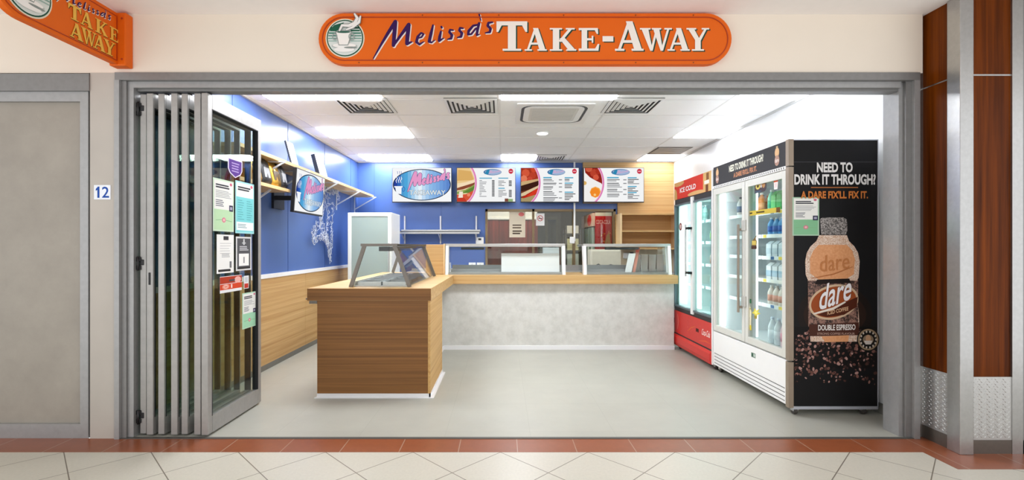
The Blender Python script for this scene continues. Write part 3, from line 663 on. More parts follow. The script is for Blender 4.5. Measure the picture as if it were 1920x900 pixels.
def glass_case(label, x0, x1, lamp, Y0=6.34, Y1=6.88):
    root = thing('glass_display_case', label, 'display case', ((x0+x1)/2, 6.6, TOPZ))
    mb = MB(); mb.box(x0, x1, Y0+.06, Y1, 1.362, 1.372); mb.build('top_glass', GLASS('#dfe9e6', 0, .06), root)
    mb = MB(); mb.box(x0, x1, Y0+.05, Y0+.075, 1.345, 1.385, None, .003); mb.box(x0, x1, Y1-.02, Y1, 1.345, 1.38, None, .003); mb.build('top_rail', M('#b3b1ac', .3, .7), root)
    mb = MB(); mb.poly_prism([(x0+.03, Y0, TOPZ+.01), (x1-.03, Y0, TOPZ+.01), (x1-.03, Y0+.07, 1.35), (x0+.03, Y0+.07, 1.35)], (0, .006, 0)); mb.build('front_glass', CASEG, root)
    for x in (x0, x1-.04):
        mb = MB(); mb.poly_prism([(x, Y0, TOPZ), (x, Y0+.10, TOPZ), (x, Y0+.16, 1.36), (x, Y0+.05, 1.36)], (.04, 0, 0)); mb.build('end_post', WHITEP, root)
        mb = MB(); mb.box(x+.015, x+.021, Y0+.11, Y1-.02, TOPZ+.01, 1.355); mb.build('end_glass', CASEG, root)
    mb = MB(); mb.box(x0+.04, x1-.04, Y0+.04, Y1, TOPZ, TOPZ+.025); mb.box(x0+.04, x1-.04, Y0+.30, Y0+.32, TOPZ+.025, TOPZ+.06); mb.box(x0+.04, x1-.04, Y1-.02, Y1, TOPZ+.025, TOPZ+.11); mb.build('well', M('#a2a2a1', .6, .4), root)
    mb = MB(); mb.box(lamp[0], lamp[1], Y0+.16, Y0+.24, 1.305, 1.34, None, .006); mb.build('heat_lamp', DARKGREY, root)
glass_case('glass food case left of the gap on the back counter, with a white board inside', -.755, .835, (-.56, -.25))
glass_case('glass food case right of the gap on the back counter, beside the red fridge', 1.075, 2.24, (1.40, 1.85))
def leaning(name, label, cat, pts, d, m):
    c = sum((Vector(p) for p in pts), Vector())/len(pts); zmin = min(p[2] for p in pts)
    root = thing(name, label, cat, (c.x, c.y, zmin)); mb = MB(); mb.poly_prism(pts, d); mb.build('panel', m, root); return root
Yb = 6.52
leaning('board', 'wide blank white board standing inside the left glass case', 'board', [(PX(940, Yb), Yb, TOPZ+.027), (.775, Yb, TOPZ+.027), (.775, Yb+.03, 1.256), (PX(940, Yb), Yb+.03, 1.256)], (0, .012, 0), M('#f5f5f5', .4, 0, 0))
root = thing('paper_holder', 'small white box standing behind the white board in the glass case', 'box', (.69, 6.63, 1.0))
mb = MB(); mb.box(.56, .78, 6.60, 6.68, TOPZ+.027, 1.335, None, .004); mb.build('box', M('#e6e7ea', .5), root)
leaning('board', 'narrow white board leaning inside the right glass case', 'board', [(PX(1172, 6.46), 6.46, TOPZ+.026), (PX(1184, 6.46), 6.46, TOPZ+.026), (PX(1192, 6.5), 6.5, 1.255), (PX(1179, 6.5), 6.5, 1.255)], (0, .012, 0), M('#f5f5f5', .4, 0, 0))
root = thing('price_strip', 'salmon red strip standing beside the narrow white board in the right case', 'strip', (PX(1190, 6.5), 6.5, TOPZ+.026))
mb = MB(); mb.poly_prism([(PX(1186, 6.5), 6.5, TOPZ+.026), (PX(1191, 6.5), 6.5, TOPZ+.026), (PX(1200, 6.55), 6.55, 1.325), (PX(1193, 6.55), 6.55, 1.325)], (0, .008, 0)); mb.build('strip', M('#e89a86', .5), root)
mb = MB(); mb.poly_prism([(PX(1192, 6.53), 6.532, 1.27), (PX(1198, 6.53), 6.532, 1.27), (PX(1200, 6.545), 6.547, 1.33), (PX(1193, 6.545), 6.547, 1.33)], (0, .004, 0)); mb.build('top', M('#d84a2a', .5), root)
root = thing('tray_rack', 'row of clear pale containers in the right end of the right glass case', 'containers', (2.05, 6.7, TOPZ+.026))
for i in range(4):
    x = 1.80+i*.108; mb = MB(); mb.poly_prism([(x+.006, 6.62, TOPZ+.027), (x+.092, 6.62, TOPZ+.027), (x+.099, 6.60, 1.24), (x, 6.60, 1.24)], (0, .18, 0)); mb.build('container', GLASS('#f4ece6', .1, .04, .55, '#dcd2cb'), root)
# stainless bench unit in the gap between the cases
root = thing('steel_bench', 'low stainless steel bench unit in the gap between the glass cases', 'bench', (.95, 8.2, 0))
mb = MB(); mb.box(.2, 2.9, 7.75, 8.55, .86, .92, None, .004); mb.box(.2, 2.9, 8.50, 8.56, .92, 1.02); mb.build('top', STEEL, root)
mb = MB(); mb.box(.24, 2.86, 7.85, 8.5, .3, .34); mb.build('undershelf', STEEL, root)
for x in (.26, 2.82):
    for y in (7.82, 8.46): mb = MB(); mb.box(x, x+.04, y, y+.04, 0, .86); mb.build('leg', STEEL_D, root)
root = thing('sandwich_press', 'pale rectangular appliance on the steel bench behind the right glass case', 'appliance', (1.72, 8.1, .92))
mb = MB(); mb.box(1.46, 1.97, 7.95, 8.25, .95, 1.30, None, .03); mb.build('housing', M('#d7d2bd', .4), root)
mb = MB(); mb.box(1.45, 1.98, 7.92, 8.28, .92, .95, None, .006); mb.build('base', STEEL_D, root)
mb = MB(); mb.tube([(1.50, 7.93, 1.02), (1.58, 7.88, 1.06), (1.66, 7.93, 1.01), (1.78, 7.89, 1.05), (1.92, 7.93, 1.02)], .008, None, 6); mb.build('cord', BLACK, root)
root = thing('soap_dispenser', 'small white and grey dispenser on the timber splash behind the right case', 'dispenser', (2.22, 8.58, 1.12))
mb = MB(); mb.box(2.16, 2.30, 8.53, 8.60, 1.13, 1.24, None, .02); mb.build('body', WHITE, root)
mb = MB(); mb.box(2.27, 2.33, 8.51, 8.56, 1.18, 1.25, None, .008); mb.build('nozzle', DARKGREY, root)
root = thing('bench_cupboard', 'long white base cupboard with splashback below the wall outlets', 'cupboard', (-.9, 8.3, 0))
mb = MB(); mb.box(-1.6, .15, 7.9, 8.61, .08, .88); mb.build('body', WHITE, root)
mb = MB(); mb.box(-1.62, .17, 7.88, 8.61, .88, .92, None, .004); mb.box(-1.62, .17, 8.57, 8.61, .92, .955); mb.build('benchtop', M('#d8d6d0', .35, 0, .08, 30), root)

# ------------------------------------------------------------------ white upright fridge with frosted door
root = thing('upright_freezer', 'white upright fridge with a frosted glass door against the blue wall', 'fridge', (-2.0, 7.5, 0))
x0, x1, y0, y1, zt = PX(652, 7.25), PX(734, 7.25), 7.25, 7.85, 1.865
mb = MB(); mb.box(x0, x1, y0+.05, y1, .06, zt, None, .008); mb.build('cabinet', M('#eef0ee', .3, 0, 0), root)
mb = MB(); s = .055
for q in ((x0, x0+s, .16, zt-.005), (x1-s, x1, .16, zt-.005), (x0+s, x1-s, .16, .22), (x0+s, x1-s, zt-.06, zt-.005)): mb.box(q[0], q[1], y0, y0+.045, q[2], q[3], None, .003)
dr = mb.build('door', M('#e2e6e2', .3, 0, 0), root)
mb = MB(); mb.box(x0+s, x1-s, y0+.012, y0+.02, .22, zt-.06); mb.build('door_glass', GLASS('#c9d8d2', .25, .10, .62, '#bccdc6'), dr)
mb = MB(); mb.box(x1-s+.012, x1-s+.026, y0-.03, y0-.012, .9, 1.4, None, .003); mb.build('handle', ALU, dr)
for i, z in enumerate((.55, .85, 1.15, 1.45)):
    mb = MB(); mb.box(x0+s, x1-s, y0+.024, y0+.045, z, z+.02); mb.build('shelf', M('#dfe9e4', .5), root)
mb = MB(); mb.box(x0, x1, y0+.06, y1-.02, 0, .06); mb.build('plinth', DARKGREY, root)

# ------------------------------------------------------------------ steel shelf, thermostat, outlets and conduit on the back wall
root = thing('steel_shelf', 'stainless steel shelf on three uprights on the blue back wall', 'shelf', (-1.1, 8.4, 1.57))
SX0, SX1 = PX(745, 8.27), PX(899, 8.27)
mb = MB(); mb.box(SX0, SX1, 8.25, 8.60, 1.60, 1.615); mb.box(SX0, SX1, 8.25, 8.262, 1.565, 1.615, None, .003); mb.box(SX0, SX1, 8.588, 8.60, 1.615, 1.65); mb.build('board', STEEL, root)
for p in (759, 826, 893):
    x = PX(p, 8.6); mb = MB(); mb.box(x-.012, x+.012, 8.592, 8.618, 1.40, 1.895); mb.bar((x, 8.59, 1.46), (x, 8.30, 1.585), .014); mb.build('upright', M('#c9c9cb', .35, .5), root)
root = thing('thermostat', 'small white thermostat box on the blue wall below the steel shelf', 'thermostat', (-.40, 8.60, 1.38))
mb = MB(); mb.box(-.472, -.335, 8.58, YB, 1.385, 1.515, None, .008); mb.build('case', WHITEP, root)
mb = MB(); mb.box(-.43, -.378, 8.577, 8.581, 1.46, 1.495); mb.build('display', DARKGREY, root)
for i, (p0, p1, w_) in enumerate(((879, 892, 'left'), (894, 907, 'right'))):
    root = thing('power_outlet', 'white power outlet on the blue wall above the benchtop, %s one of the pair' % w_, 'outlet', (PX((p0+p1)/2, YB), 8.61, .96), 'power outlets on the blue back wall')
    mb = MB(); mb.box(PX(p0, YB), PX(p1, YB), 8.608, YB, .958, 1.06, None, .003); mb.build('plate', WHITEP, root)
    mb = MB(); xm = PX((p0+p1)/2, YB); mb.box(xm-.012, xm+.012, 8.604, 8.608, 1.02, 1.04); mb.build('switch', M('#dcdcdc', .4), root)
root = thing('conduit', 'thin white conduit running down the back wall behind the menu screens', 'conduit', (1.283, 8.6, 1.42))
mb = MB(); mb.box(1.268, 1.298, 8.535, 8.562, 1.44, ZC-.02, None, .003); mb.build('pipe', WHITE, root)
mb = MB(); mb.box(1.20, 1.285, 8.52, 8.565, 1.40, 1.52, None, .01); mb.build('junction_box', WHITE, root)

# ------------------------------------------------------------------ timber shelf unit at the right of the hatch
root = thing('shelf_unit', 'open oak shelf unit on the back wall right of the hatch', 'shelves', (2.55, 8.4, 1.30))
mb = MB(); mb.box(2.02, XR-.02, 8.585, 8.618, 1.30, 1.92); mb.build('back', WOOD('#a97c44', '#c99f66', 'x', .5, 30), root)
for z in (1.895, 1.60, 1.30): mb = MB(); mb.box(2.06, XR-.02, 8.27, 8.585, z, z+.025); mb.build('shelf', OAK, root)
for x in (2.03, XR-.045): mb = MB(); mb.box(x, x+.028, 8.26, 8.585, 1.29, 1.922); mb.build('side', WOOD('#ddba84', '#ecd3a6', 'z', .45, 26), root)

# ------------------------------------------------------------------ menu screens
def screen_logo(a, W, H):
    a.rect(0, 0, W, H, E('#f6f7f8', SCREEN)).up()
    cu, cv = W*.5, H*.5; a.ell(cu, cv, W*.495, H*.47, E('#27324a', SCREEN), 48).up()
    n = 16                                             # vertical bands of the printed blue background
    cols = ['#27409a', '#2f62b4', '#4f9ad0', '#4fa6da', '#78b6e2', '#a9d0ee', '#cfe6f6', '#e6f2fa', '#c2dcf4', '#a6cbee', '#8fbbe8', '#86b2e4', '#7da9e0', '#719edb', '#6893d4', '#5d86cb']
    def lens(u0, u1, c):
        A, B = W*.48, H*.445; pts = []
        for k in range(5): u = u0+(u1-u0)*k/4; pts.append((u, cv+B*math.sqrt(max(0, 1-((u-cu)/A)**2))))
        for k in range(5): u = u1-(u1-u0)*k/4; pts.append((u, cv-B*math.sqrt(max(0, 1-((u-cu)/A)**2))))
        a.poly(pts, c)
    for k in range(n): lens(cu-W*.48+W*.96*k/n, cu-W*.48+W*.96*(k+1)/n, E(cols[k], SCREEN))
    a.up()
    wht = E('#f2f6fc', SCREEN)
    a.poly([(W*.045, H*.44), (W*.155, H*.44), (W*.15, H*.22), (W*.065, H*.24)], wht); a.rect(W*.03, H*.42, W*.17, H*.46, wht); a.ring(W*.185, H*.37, W*.03, H*.075, W*.009, E('#2d5fb8', SCREEN), 16)
    for u in (.07, .11, .145): a.stroke([(W*u, H*.56, W*.008), (W*(u-.012), H*.62, W*.012), (W*(u+.012), H*.68, W*.012), (W*u, H*.74, W*.008)], wht)
    for u in (.09, .125, .155): a.stroke([(W*u, H*.82, W*.006), (W*(u-.008), H*.90, W*.008)], E('#3f5fae', SCREEN))
    a.up(); g = W*.006
    a.script(W*.26, H*.30, W*.965, H*.96, E('#5a5c86', SCREEN), g, 0, 0, 2.1).up(); a.script(W*.26, H*.30, W*.965, H*.96, E('#e59ac8', SCREEN), 0, 0, 0, 2.0).up()
    a.text('TAKEAWAY', W*.285, H*.20, W*.90, H*.335, E('#55687e', SCREEN), W*.005).up(); a.text('TAKEAWAY', W*.285, H*.20, W*.90, H*.335, E('#e6edee', SCREEN), W*.0015)
def mini_logo(a, W, H):
    a.ell(W*.61, H*.875, W*.155, H*.095, E('#3f6f9e', SCREEN)).up(); a.ell(W*.62, H*.875, W*.14, H*.08, E('#9fb4d4', SCREEN)).up()
    a.poly([(W*.47, H*.82), (W*.52, H*.95), (W*.56, H*.94), (W*.54, H*.80)], E('#2f86b0', SCREEN)); a.script(W*.54, H*.80, W*.74, H*.95, E('#d3a9cc', SCREEN), .001, 0, 0, 1.2)
    a.ell(W*.925, H*.90, W*.04, H*.075, E('#c83248', SCREEN)).up(); a.rect(W*.90, H*.885, W*.95, H*.91, E('#eeb8c0', SCREEN))
def menu_text(a, W, H, seed):
    R.seed(seed); blue, ink, soft = E('#5aa9c8', SCREEN), E('#4a4c50', SCREEN), E('#8d8f93', SCREEN)
    c1 = W*.385
    if seed == 1:
        a.rect(c1, H*.68, W*.60, H*.71, blue).rect(W*.71, H*.68, W*.88, H*.71, blue).rect(W*.71, H*.38, W*.82, H*.41, blue)
        for k in range(11): a.rect(c1, H*(.615-.047*k), c1+W*R.uniform(.03, .14), H*(.635-.047*k), soft); a.rect(W*.60, H*(.605-.045*k), W*.645, H*(.635-.045*k), ink)
        for v0, n in ((.60, 4), (.32, 5)):
            for k in range(n): a.rect(W*.71, H*(v0-.045*k), W*(.71+R.uniform(.06, .15)), H*(v0+.022-.045*k), soft); a.rect(W*.89, H*(v0-.005-.045*k), W*.94, H*(v0+.025-.045*k), ink)
        a.rect(W*.82, 0, W*.88, H*.09, E('#7c4a3a', SCREEN)).rect(W*.88, 0, W*.96, H*.08, E('#8fb07a', SCREEN))
    else:
        a.rect(c1, H*.69, W*(.53 if seed == 2 else .58), H*.73, blue); col2 = W*.755 if seed == 2 else W*.73
        v = .64
        for b in range(5 if seed == 2 else 4):
            n = R.randint(2, 4)
            for k in range(n): a.rect(c1, H*(v-.038*k), c1+W*R.uniform(.14, .26), H*(v+.022-.038*k), ink if k == 0 else soft)
            a.rect(W*.655, H*(v-.01), W*.71, H*(v+.02), soft); v -= .038*n+.03
        for v0, n in ((.69, 2), (.53, 3), (.26, 5)) if seed == 2 else ((.69, 4), (.43, 3), (.25, 4)):
            a.rect(col2, H*v0, col2+W*.15, H*(v0+.035), blue)
            for k in range(n): a.rect(col2, H*(v0-.045-.042*k), col2+W*R.uniform(.08, .2), H*(v0-.02-.042*k), soft if k % 2 else ink)
def food_disc(a, W, H, paint):
    a.rect(0, 0, W, H, E('#f3f4f4', SCREEN)).up(); 
    a.clip = (0, 0, W, H); cu, cv, A, B = -W*.02, H*.56, W*.36, H*.74
    a.ell(cu, cv, A, B, E('#dc7fb4', SCREEN), 44).up(); a.ell(cu, cv, A*.93, B*.95, E('#ecbfd8', SCREEN), 44).up()
    paint(a, cu, cv, A*.9, B*.92, W, H)
def inside(cu, cv, A, B, pts):
    """pull points of a shape into the picture disc"""
    out = []
    for u, v in pts:
        d = math.hypot((u-cu)/A, (v-cv)/B)
        out.append((u, v) if d <= 1 else (cu+(u-cu)/d, cv+(v-cv)/d))
    return out
def dense(pts, n=8): return [(a[0]+(b[0]-a[0])*k/n, a[1]+(b[1]-a[1])*k/n) for a, b in zip(pts, pts[1:]+pts[:1]) for k in range(n)]
def painter(shapes, ground):
    def p(a, cu, cv, A, B, W, H):
        a.ell(cu, cv, A, B, E(ground, SCREEN), 44).up()
        for pts, c in shapes: a.poly(inside(cu, cv, A, B, dense([(u*W, v*H) for u, v in pts])), E(c, SCREEN)); a.up()
    return p
circ = lambda u, v, r, asp=1.75: [(u+r*math.cos(t*.785), v+r*asp*math.sin(t*.785)) for t in range(8)]
sandwich = painter([([(-.1,.52),(-.1,1.05),(.2,1.05),(.32,.62)],'#e9c68a'),([(0,.62),(.02,.95),(.24,.9),(.29,.64)],'#d9ac66'),([(-.1,.44),(.30,.66),(.33,.58),(.2,.5),(-.1,.36)],'#f3dcb8'),
   ([(-.1,.35),(.33,.58),(.33,.5),(.1,.36),(-.1,.30)],'#8a4a34'),([(-.1,.25),(.15,.36),(.34,.55),(.34,.42),(.2,.26),(-.1,.2)],'#8ba352'),([(.1,.27),(.34,.5),(.33,.38),(.2,.25)],'#5f8438'),
   ([(-.1,.0),(-.1,.2),(.15,.22),(.32,.36),(.3,.2),(.2,.02)],'#d4553a'),([(.02,.1),(.04,.3),(.1,.3),(.1,.1)],'#f1e3d2'),([(-.1,-.05),(-.1,.1),(.12,.12),(.2,-.05)],'#c23b2a'),(circ(.2,.2,.03),'#e98a66')], '#f0d9b0')
burger = painter([([(-.1,.55),(-.1,1.1),(.25,1.1),(.34,.6)],'#a33522'),(circ(.08,.85,.07),'#d2573a'),(circ(.2,.78,.06),'#b8402a'),(circ(.22,.95,.05),'#c9482c'),(circ(.05,.68,.06),'#e07a5a'),(circ(.15,.66,.05),'#c54a34'),
   ([(-.1,.40),(-.1,.56),(.3,.68),(.34,.58)],'#c9a878'),([(-.1,.26),(-.1,.42),(.3,.62),(.33,.50),(.1,.34)],'#3b1e16'),([(-.1,.10),(.0,.24),(.33,.50),(.32,.42),(.1,.2)],'#d8c39c'),
   ([(.0,.1),(.1,.22),(.33,.44),(.33,.3),(.18,.12)],'#b62a1c'),([(.1,.16),(.25,.36),(.31,.34),(.2,.16)],'#d23a22'),([(-.1,-.05),(-.1,.12),(.05,.1),(.28,.22),(.2,-.05)],'#a69468')], '#6e3a26')
eggs = painter([([(.0,1.1),(.02,.86),(.1,.72),(.2,.62),(.34,.5),(.36,.9),(.26,1.1)],'#8f241a'),(circ(.17,.85,.07),'#b8412c'),(circ(.08,.98,.06),'#c65a40'),(circ(.2,.72,.05),'#d0573e'),(circ(.24,.9,.05),'#a93020'),
   (circ(.01,.55,.035),'#d9ae62'),(circ(.19,.28,.095),'#f2a648'),(circ(.185,.27,.082),'#f08a2a'),(circ(.18,.20,.022),'#f8cf86')], '#f0eeec')
def menu_screen(px0, px1, label, paint, Y=8.42, py0=315, py1=378):
    X0, X1, z0, z1 = PX(px0, Y), PX(px1, Y), PZ(py1, Y), PZ(py0, Y)
    root = thing('menu_screen', label, 'screen', ((X0+X1)/2, Y+.03, z0), 'menu screens along the back wall')
    mb = MB(); mb.box(X0-.008, X1+.008, Y+.002, Y+.05, z0-.016, z1+.008, None, .003); mb.build('bezel', BLACK, root)
    a = Art((X0, Y+.002, z0), (1, 0, 0), (0, 0, 1), .0006); a.clip = (0, 0, X1-X0, z1-z0); paint(a, X1-X0, z1-z0); a.build('display', root)
    mb = MB(); xm = (X0+X1)/2; mb.box(xm-.2, xm+.2, Y+.05, YB-.056 if px0 > 1090 else YB-.003, z0+.15, z1-.15); mb.build('wall_mount', DARKGREY, root)
menu_screen(736, 846, 'leftmost wall screen showing a blue oval logo with pink lettering', screen_logo)
menu_screen(857, 966, 'menu screen with a sandwich picture, between logo and burger screens', lambda a, W, H: (food_disc(a, W, H, sandwich), mini_logo(a, W, H), menu_text(a, W, H, 1)))
menu_screen(977, 1085, 'menu screen with a dark red burger picture, third along the wall', lambda a, W, H: (food_disc(a, W, H, burger), mini_logo(a, W, H), menu_text(a, W, H, 2)))
menu_screen(1095, 1207, 'menu screen with a fried egg picture in front of the timber lining', lambda a, W, H: (food_disc(a, W, H, eggs), mini_logo(a, W, H), menu_text(a, W, H, 3)))

# ------------------------------------------------------------------ long shelf on the blue side wall and what it carries
SHX, SHZ = -2.276, 2.22
root = thing('timber_shelf', 'long upper oak shelf on white brackets along the blue side wall', 'shelf', (-2.43, 6.4, SHZ))
mb = MB(); mb.box(XL+.002, SHX, 4.15, 8.50, SHZ, SHZ+.034); mb.build('board', WOOD('#c49a62', '#e2c594', 'y', .5, 30), root)
for y in (4.9, 5.52, 6.5, 7.5, 8.42):
    mb = MB(); mb.box(XL+.002, XL+.014, y-.012, y+.012, SHZ-.30, SHZ); mb.bar((XL+.012, y, SHZ-.22), (SHX+.06, y, SHZ-.004), .016); mb.box(XL+.01, SHX+.05, y-.012, y+.012, SHZ-.012, SHZ); mb.build('bracket', M('#dfe3ea', .4, .1, 0), root)
root = thing('timber_shelf', 'short lower oak shelf on the blue side wall holding coffee bags', 'shelf', (-2.43, 4.6, 1.93))
mb = MB(); mb.box(XL+.002, SHX-.01, 4.15, 5.18, 1.93, 1.962); mb.build('board', WOOD('#c49a62', '#e2c594', 'y', .5, 30), root)
for y in (4.35, 4.88): mb = MB(); mb.box(XL+.002, XL+.014, y-.012, y+.012, 1.70, 1.93); mb.bar((XL+.012, y, 1.76), (SHX-.08, y, 1.928), .016); mb.build('bracket', M('#dfe3ea', .4, .1, 0), root)
def bag(y, w, h, m1, m2, label, group):
    x0, x1, z = -2.50, -2.305, 1.962
    root = thing('coffee_bag', label, 'bag', ((x0+x1)/2, y, z), group)
    mb = MB(); n = 7; rows = []
    for k in range(n):
        t = k/(n-1); d = .09*(1-t)**.5*(1-.25*(t < .1))+.008; hw = w/2*(1-.04*math.sin(t*3)); xc = (x0+x1)/2
        rows.append([mb.bm.verts.new(p) for p in ((xc-d, y-hw, z+h*t), (xc+d, y-hw, z+h*t), (xc+d*1.12, y, z+h*t), (xc+d, y+hw, z+h*t), (xc-d, y+hw, z+h*t))])
    for a, b in zip(rows, rows[1:]):
        for k in range(5): mb.bm.faces.new((a[k], a[(k+1) % 5], b[(k+1) % 5], b[k])).smooth = True
    mb.bm.faces.new(rows[0]); mb.bm.faces.new(rows[-1]); bmesh.ops.recalc_face_normals(mb.bm, faces=mb.bm.faces); mb.build('pouch', m1, root)
    mb = MB(); xc = (x0+x1)/2; mb.poly_prism([(xc+.082, y-w*.3, z+h*.25), (xc+.082, y+w*.3, z+h*.25), (xc+.064, y+w*.3, z+h*.62), (xc+.064, y-w*.3, z+h*.62)], (.012, 0, 0)); mb.build('label_panel', m2, root)
GOLD = M('#c99a3a', .3, .6, .06); DK = M('#2b2a2c', .4, .2, .1)
bag(4.53, .19, .262, GOLD, M('#3a2c1a', .5), 'gold coffee bag nearest the glass doors on the lower shelf', 'coffee bags')
bag(4.73, .19, .268, DK, M('#8b8b8e', .5), 'black coffee bag between two gold ones on the lower shelf', 'coffee bags')
bag(4.93, .19, .258, GOLD, M('#5a4524', .5), 'gold coffee bag between two black ones on the lower shelf', 'coffee bags')
bag(5.105, .14, .265, DK, M('#a5a5a8', .5), 'black coffee bag at the screen end of the lower shelf', 'coffee bags')
for y, h, wd, t, lab in ((5.54, .31, .18, .02, 'white framed board leaning at the near end of the upper shelf'), (6.42, .32, .27, .05, 'thicker white framed board leaning further along the upper shelf')):
    rot = Matrix.Translation((-2.38, y, SHZ+.035)) @ Matrix.Rotation(math.radians(-15), 4, 'Y')
    root = thing('picture_frame', lab, 'frame', (-2.38, y, SHZ+.035), 'boards on the upper shelf')
    mb = MB(); mb.box(-t, 0, -wd/2, wd/2, 0, h, None, .002); mb.build('frame', M('#2f3540', .4), root, rot)
    mb = MB(); mb.box(0, .004, -wd/2+.006, wd/2-.006, .006, h-.006); mb.build('face', M('#eceff2', .35, 0, 0), root, rot)
# angled screen under the shelf
tilt = math.radians(6)
root = thing('wall_screen', 'white screen with the oval logo hung under the upper side shelf', 'screen', (-2.28, 5.53, 1.72))
Wd, Hd = .80, .45; T = Matrix.Translation((-2.225, 5.13, 1.735)) @ Matrix.Rotation(math.radians(4), 4, 'Y')
mb = MB(); mb.box(-.04, 0, -.01, Wd+.01, -.018, Hd+.012, None, .004); mb.build('bezel', BLACK, root, T)
o3 = T.to_3x3(); a = Art(T @ Vector((0, 0, 0)), o3 @ Vector((0, 1, 0)), o3 @ Vector((0, 0, 1)), .0006); a.clip = (0, 0, Wd, Hd); screen_logo(a, Wd, Hd); a.build('display', root)
mb = MB(); mb.box(XL+.002, XL+.03, 5.40, 5.66, 1.78, 2.02); mb.bar((XL+.03, 5.45, 1.9), (-2.25, 5.5, 1.9), .05, .05); mb.box(-2.30, -2.262, 5.35, 5.7, 1.80, 2.02); mb.build('wall_mount', BLACK, root)

# ------------------------------------------------------------------ tangle of white wire hanging from the shelf
R.seed(21)
def wall_pt(px, py, X=-2.55): Y = YX(px, X); return Vector((X, Y, PZ(py, Y)))
root = thing('wire_decoration', 'tangle of thin white wire strands hanging on the blue wall below the upper shelf', 'decoration', tuple(wall_pt(612, 345)))
def strand(pts, wob, r=.003, n=26):
    mb = MB(); path = []; P = [wall_pt(*p) for p in pts]; th = R.uniform(0, 6); cr = R.uniform(.02, .055); dr = R.choice((-1, 1))*R.uniform(.5, .9)
    for a_, b_ in zip(P, P[1:]):
        for k in range(n):
            t = k/n; p = a_.lerp(b_, t); th += dr+R.gauss(0, .25)
            path.append(p+Vector((abs(R.gauss(0, .012)), cr*math.cos(th)*1.2+R.gauss(0, wob), cr*math.sin(th)+R.gauss(0, wob))))
    path.append(P[-1])
    for p in path: p.x = max(p.x, XL+.012)
    mb.tube(path, r, None, 4); mb.build('strand', M('#e6eaf4', .35, .1, 0), root)
for k in range(2): strand([(612+R.uniform(-4, 3), 352), (615, 400), (612, 440), (618, 486)], .008)
for k in range(2): strand([(622+R.uniform(-2, 3), 378), (620, 420), (621, 450), (618, 478)], .008)
for k in range(2): strand([(606, 345), (603, 392), (600, 415), (608, 440), (614, 455)], .01)
for k in range(2): strand([(600, 412), (584+k*2, 436), (588, 452), (602, 442+k*2), (612, 452)], .012)
for k in range(2): strand([(612, 345), (602, 350), (620, 360), (630, 356), (633, 375)], .012)
for k in range(2): strand([(610+k*2, 450), (616, 470), (618, 490)], .01)
# ------------------------------------------------------------------ hatch window in the back wall and the room behind it
BRZ = M('#7d6a4c', .4, .3, .05)
mb = MB(); hz0 = HZ0
for q in ((HX0, HX1, HZ1-.045, HZ1), (HX0, HX1, hz0, hz0+.03)): mb.box(q[0], q[1], YB-.02, YB+.06, q[2], q[3])
for x in (HX0, .535, 1.268, HX1-.04): mb.box(x, x+.04, YB-.02, YB+.06, hz0, HZ1)
w2 = struct('window_2', mb, BRZ)
mb = MB(); mb.box(HX0+.03, HX1-.03, YB+.02, YB+.026, hz0+.02, HZ1-.03); struct('window_pane', mb, GLASS('#f2f3ec', 0, .05), w2)
mb = MB(); mb.box(-.9, 2.9, 11.2, 11.3, 0, 2.5); mb.box(-1.0, -.9, 8.8, 11.3, 0, 2.5); mb.box(2.9, 3.0, 8.8, 11.3, 0, 2.5); struct('wall_back_room', mb, M('#6c5d2c', .6))
mb = MB(); mb.box(-1, 3, 8.8, 11.3, -.06, 0); struct('floor_back_room', mb, M('#6f675a', .6))
mb = MB(); mb.box(-1, 3, 8.72, 11.3, 2.45, 2.55); struct('ceiling_back_room', mb, M('#7d7040', .7))
MAR = WOOD('#5c1712', '#8e3427', 'z', .35, 10)
root = thing('timber_screen', 'dark red brown timber panelling behind the left pane of the hatch', 'panelling', (.1, 9.1, 0))
for i in range(7):
    x = -.62+i*.185; mb = MB(); mb.box(x, x+.178, 9.10, 9.13, 0, 1.86-.02*(i % 2)); mb.build('plank', MAR, root)
mb = MB(); mb.box(-.62, .66, 9.09, 9.14, 1.86, 1.90); mb.build('rail', M('#d9d6cf', .5), root)
mb = MB(); mb.box(-.62, .66, 9.12, 9.15, 1.90, 2.40); mb.build('upper_panel', M('#aeaca6', .5), root)
root = thing('notice', 'cream notice hanging inside the left pane of the hatch', 'notice', (.30, 8.64, 1.43))
x0, x1, z0, z1 = PX(955, YB), PX(985, YB), PZ(445, YB), PZ(397, YB)
mb = MB(); mb.box(x0, x1, YB+.010, YB+.014, z0, z1); mb.build('sheet', M('#cfc3ac', .5), root)
a = Art((x0, YB+.010, z0), (1, 0, 0), (0, 0, 1)); W, H = x1-x0, z1-z0; a.rect(W*.04, H*.03, W*.96, H*.97, '#cfc3ac').up(); a.lines(W*.2, W*.85, H*.5, 2, H*.1, H*.05, '#5b4c3e', .2).lines(W*.2, W*.8, H*.27, 2, H*.09, H*.055, '#4a3c30', .2).ell(W*.75, H*.9, W*.18, H*.08, '#c86a66'); a.build('print', root)
root = thing('no_smoking_sign', 'white sign with a red crossed circle on the hatch glass', 'sign', (PX(1012, YB), 8.63, PZ(423, YB)))
x0, x1, z0, z1 = PX(1005, YB), PX(1021, YB), PZ(423, YB), PZ(400, YB); W, H = x1-x0, z1-z0
mb = MB(); mb.box(x0, x1, YB+.012, YB+.016, z0, z1); mb.build('sheet', M('#f3f1ee', .4, 0, 0), root)
a = Art((x0, YB+.012, z0), (1, 0, 0), (0, 0, 1)); a.rect(W*.3, H*.56, W*.72, H*.62, '#3a3a3a').up(); a.ring(W/2, H*.6, W*.34, W*.34, W*.07, '#c2403a', 24).stroke([(W*.28, H*.75, W*.07), (W*.72, H*.45, W*.07)], '#c2403a'); a.build('print', root)
mb = MB(); dx0, dx1 = PX(1003, 10.6), PX(1046, 10.6)
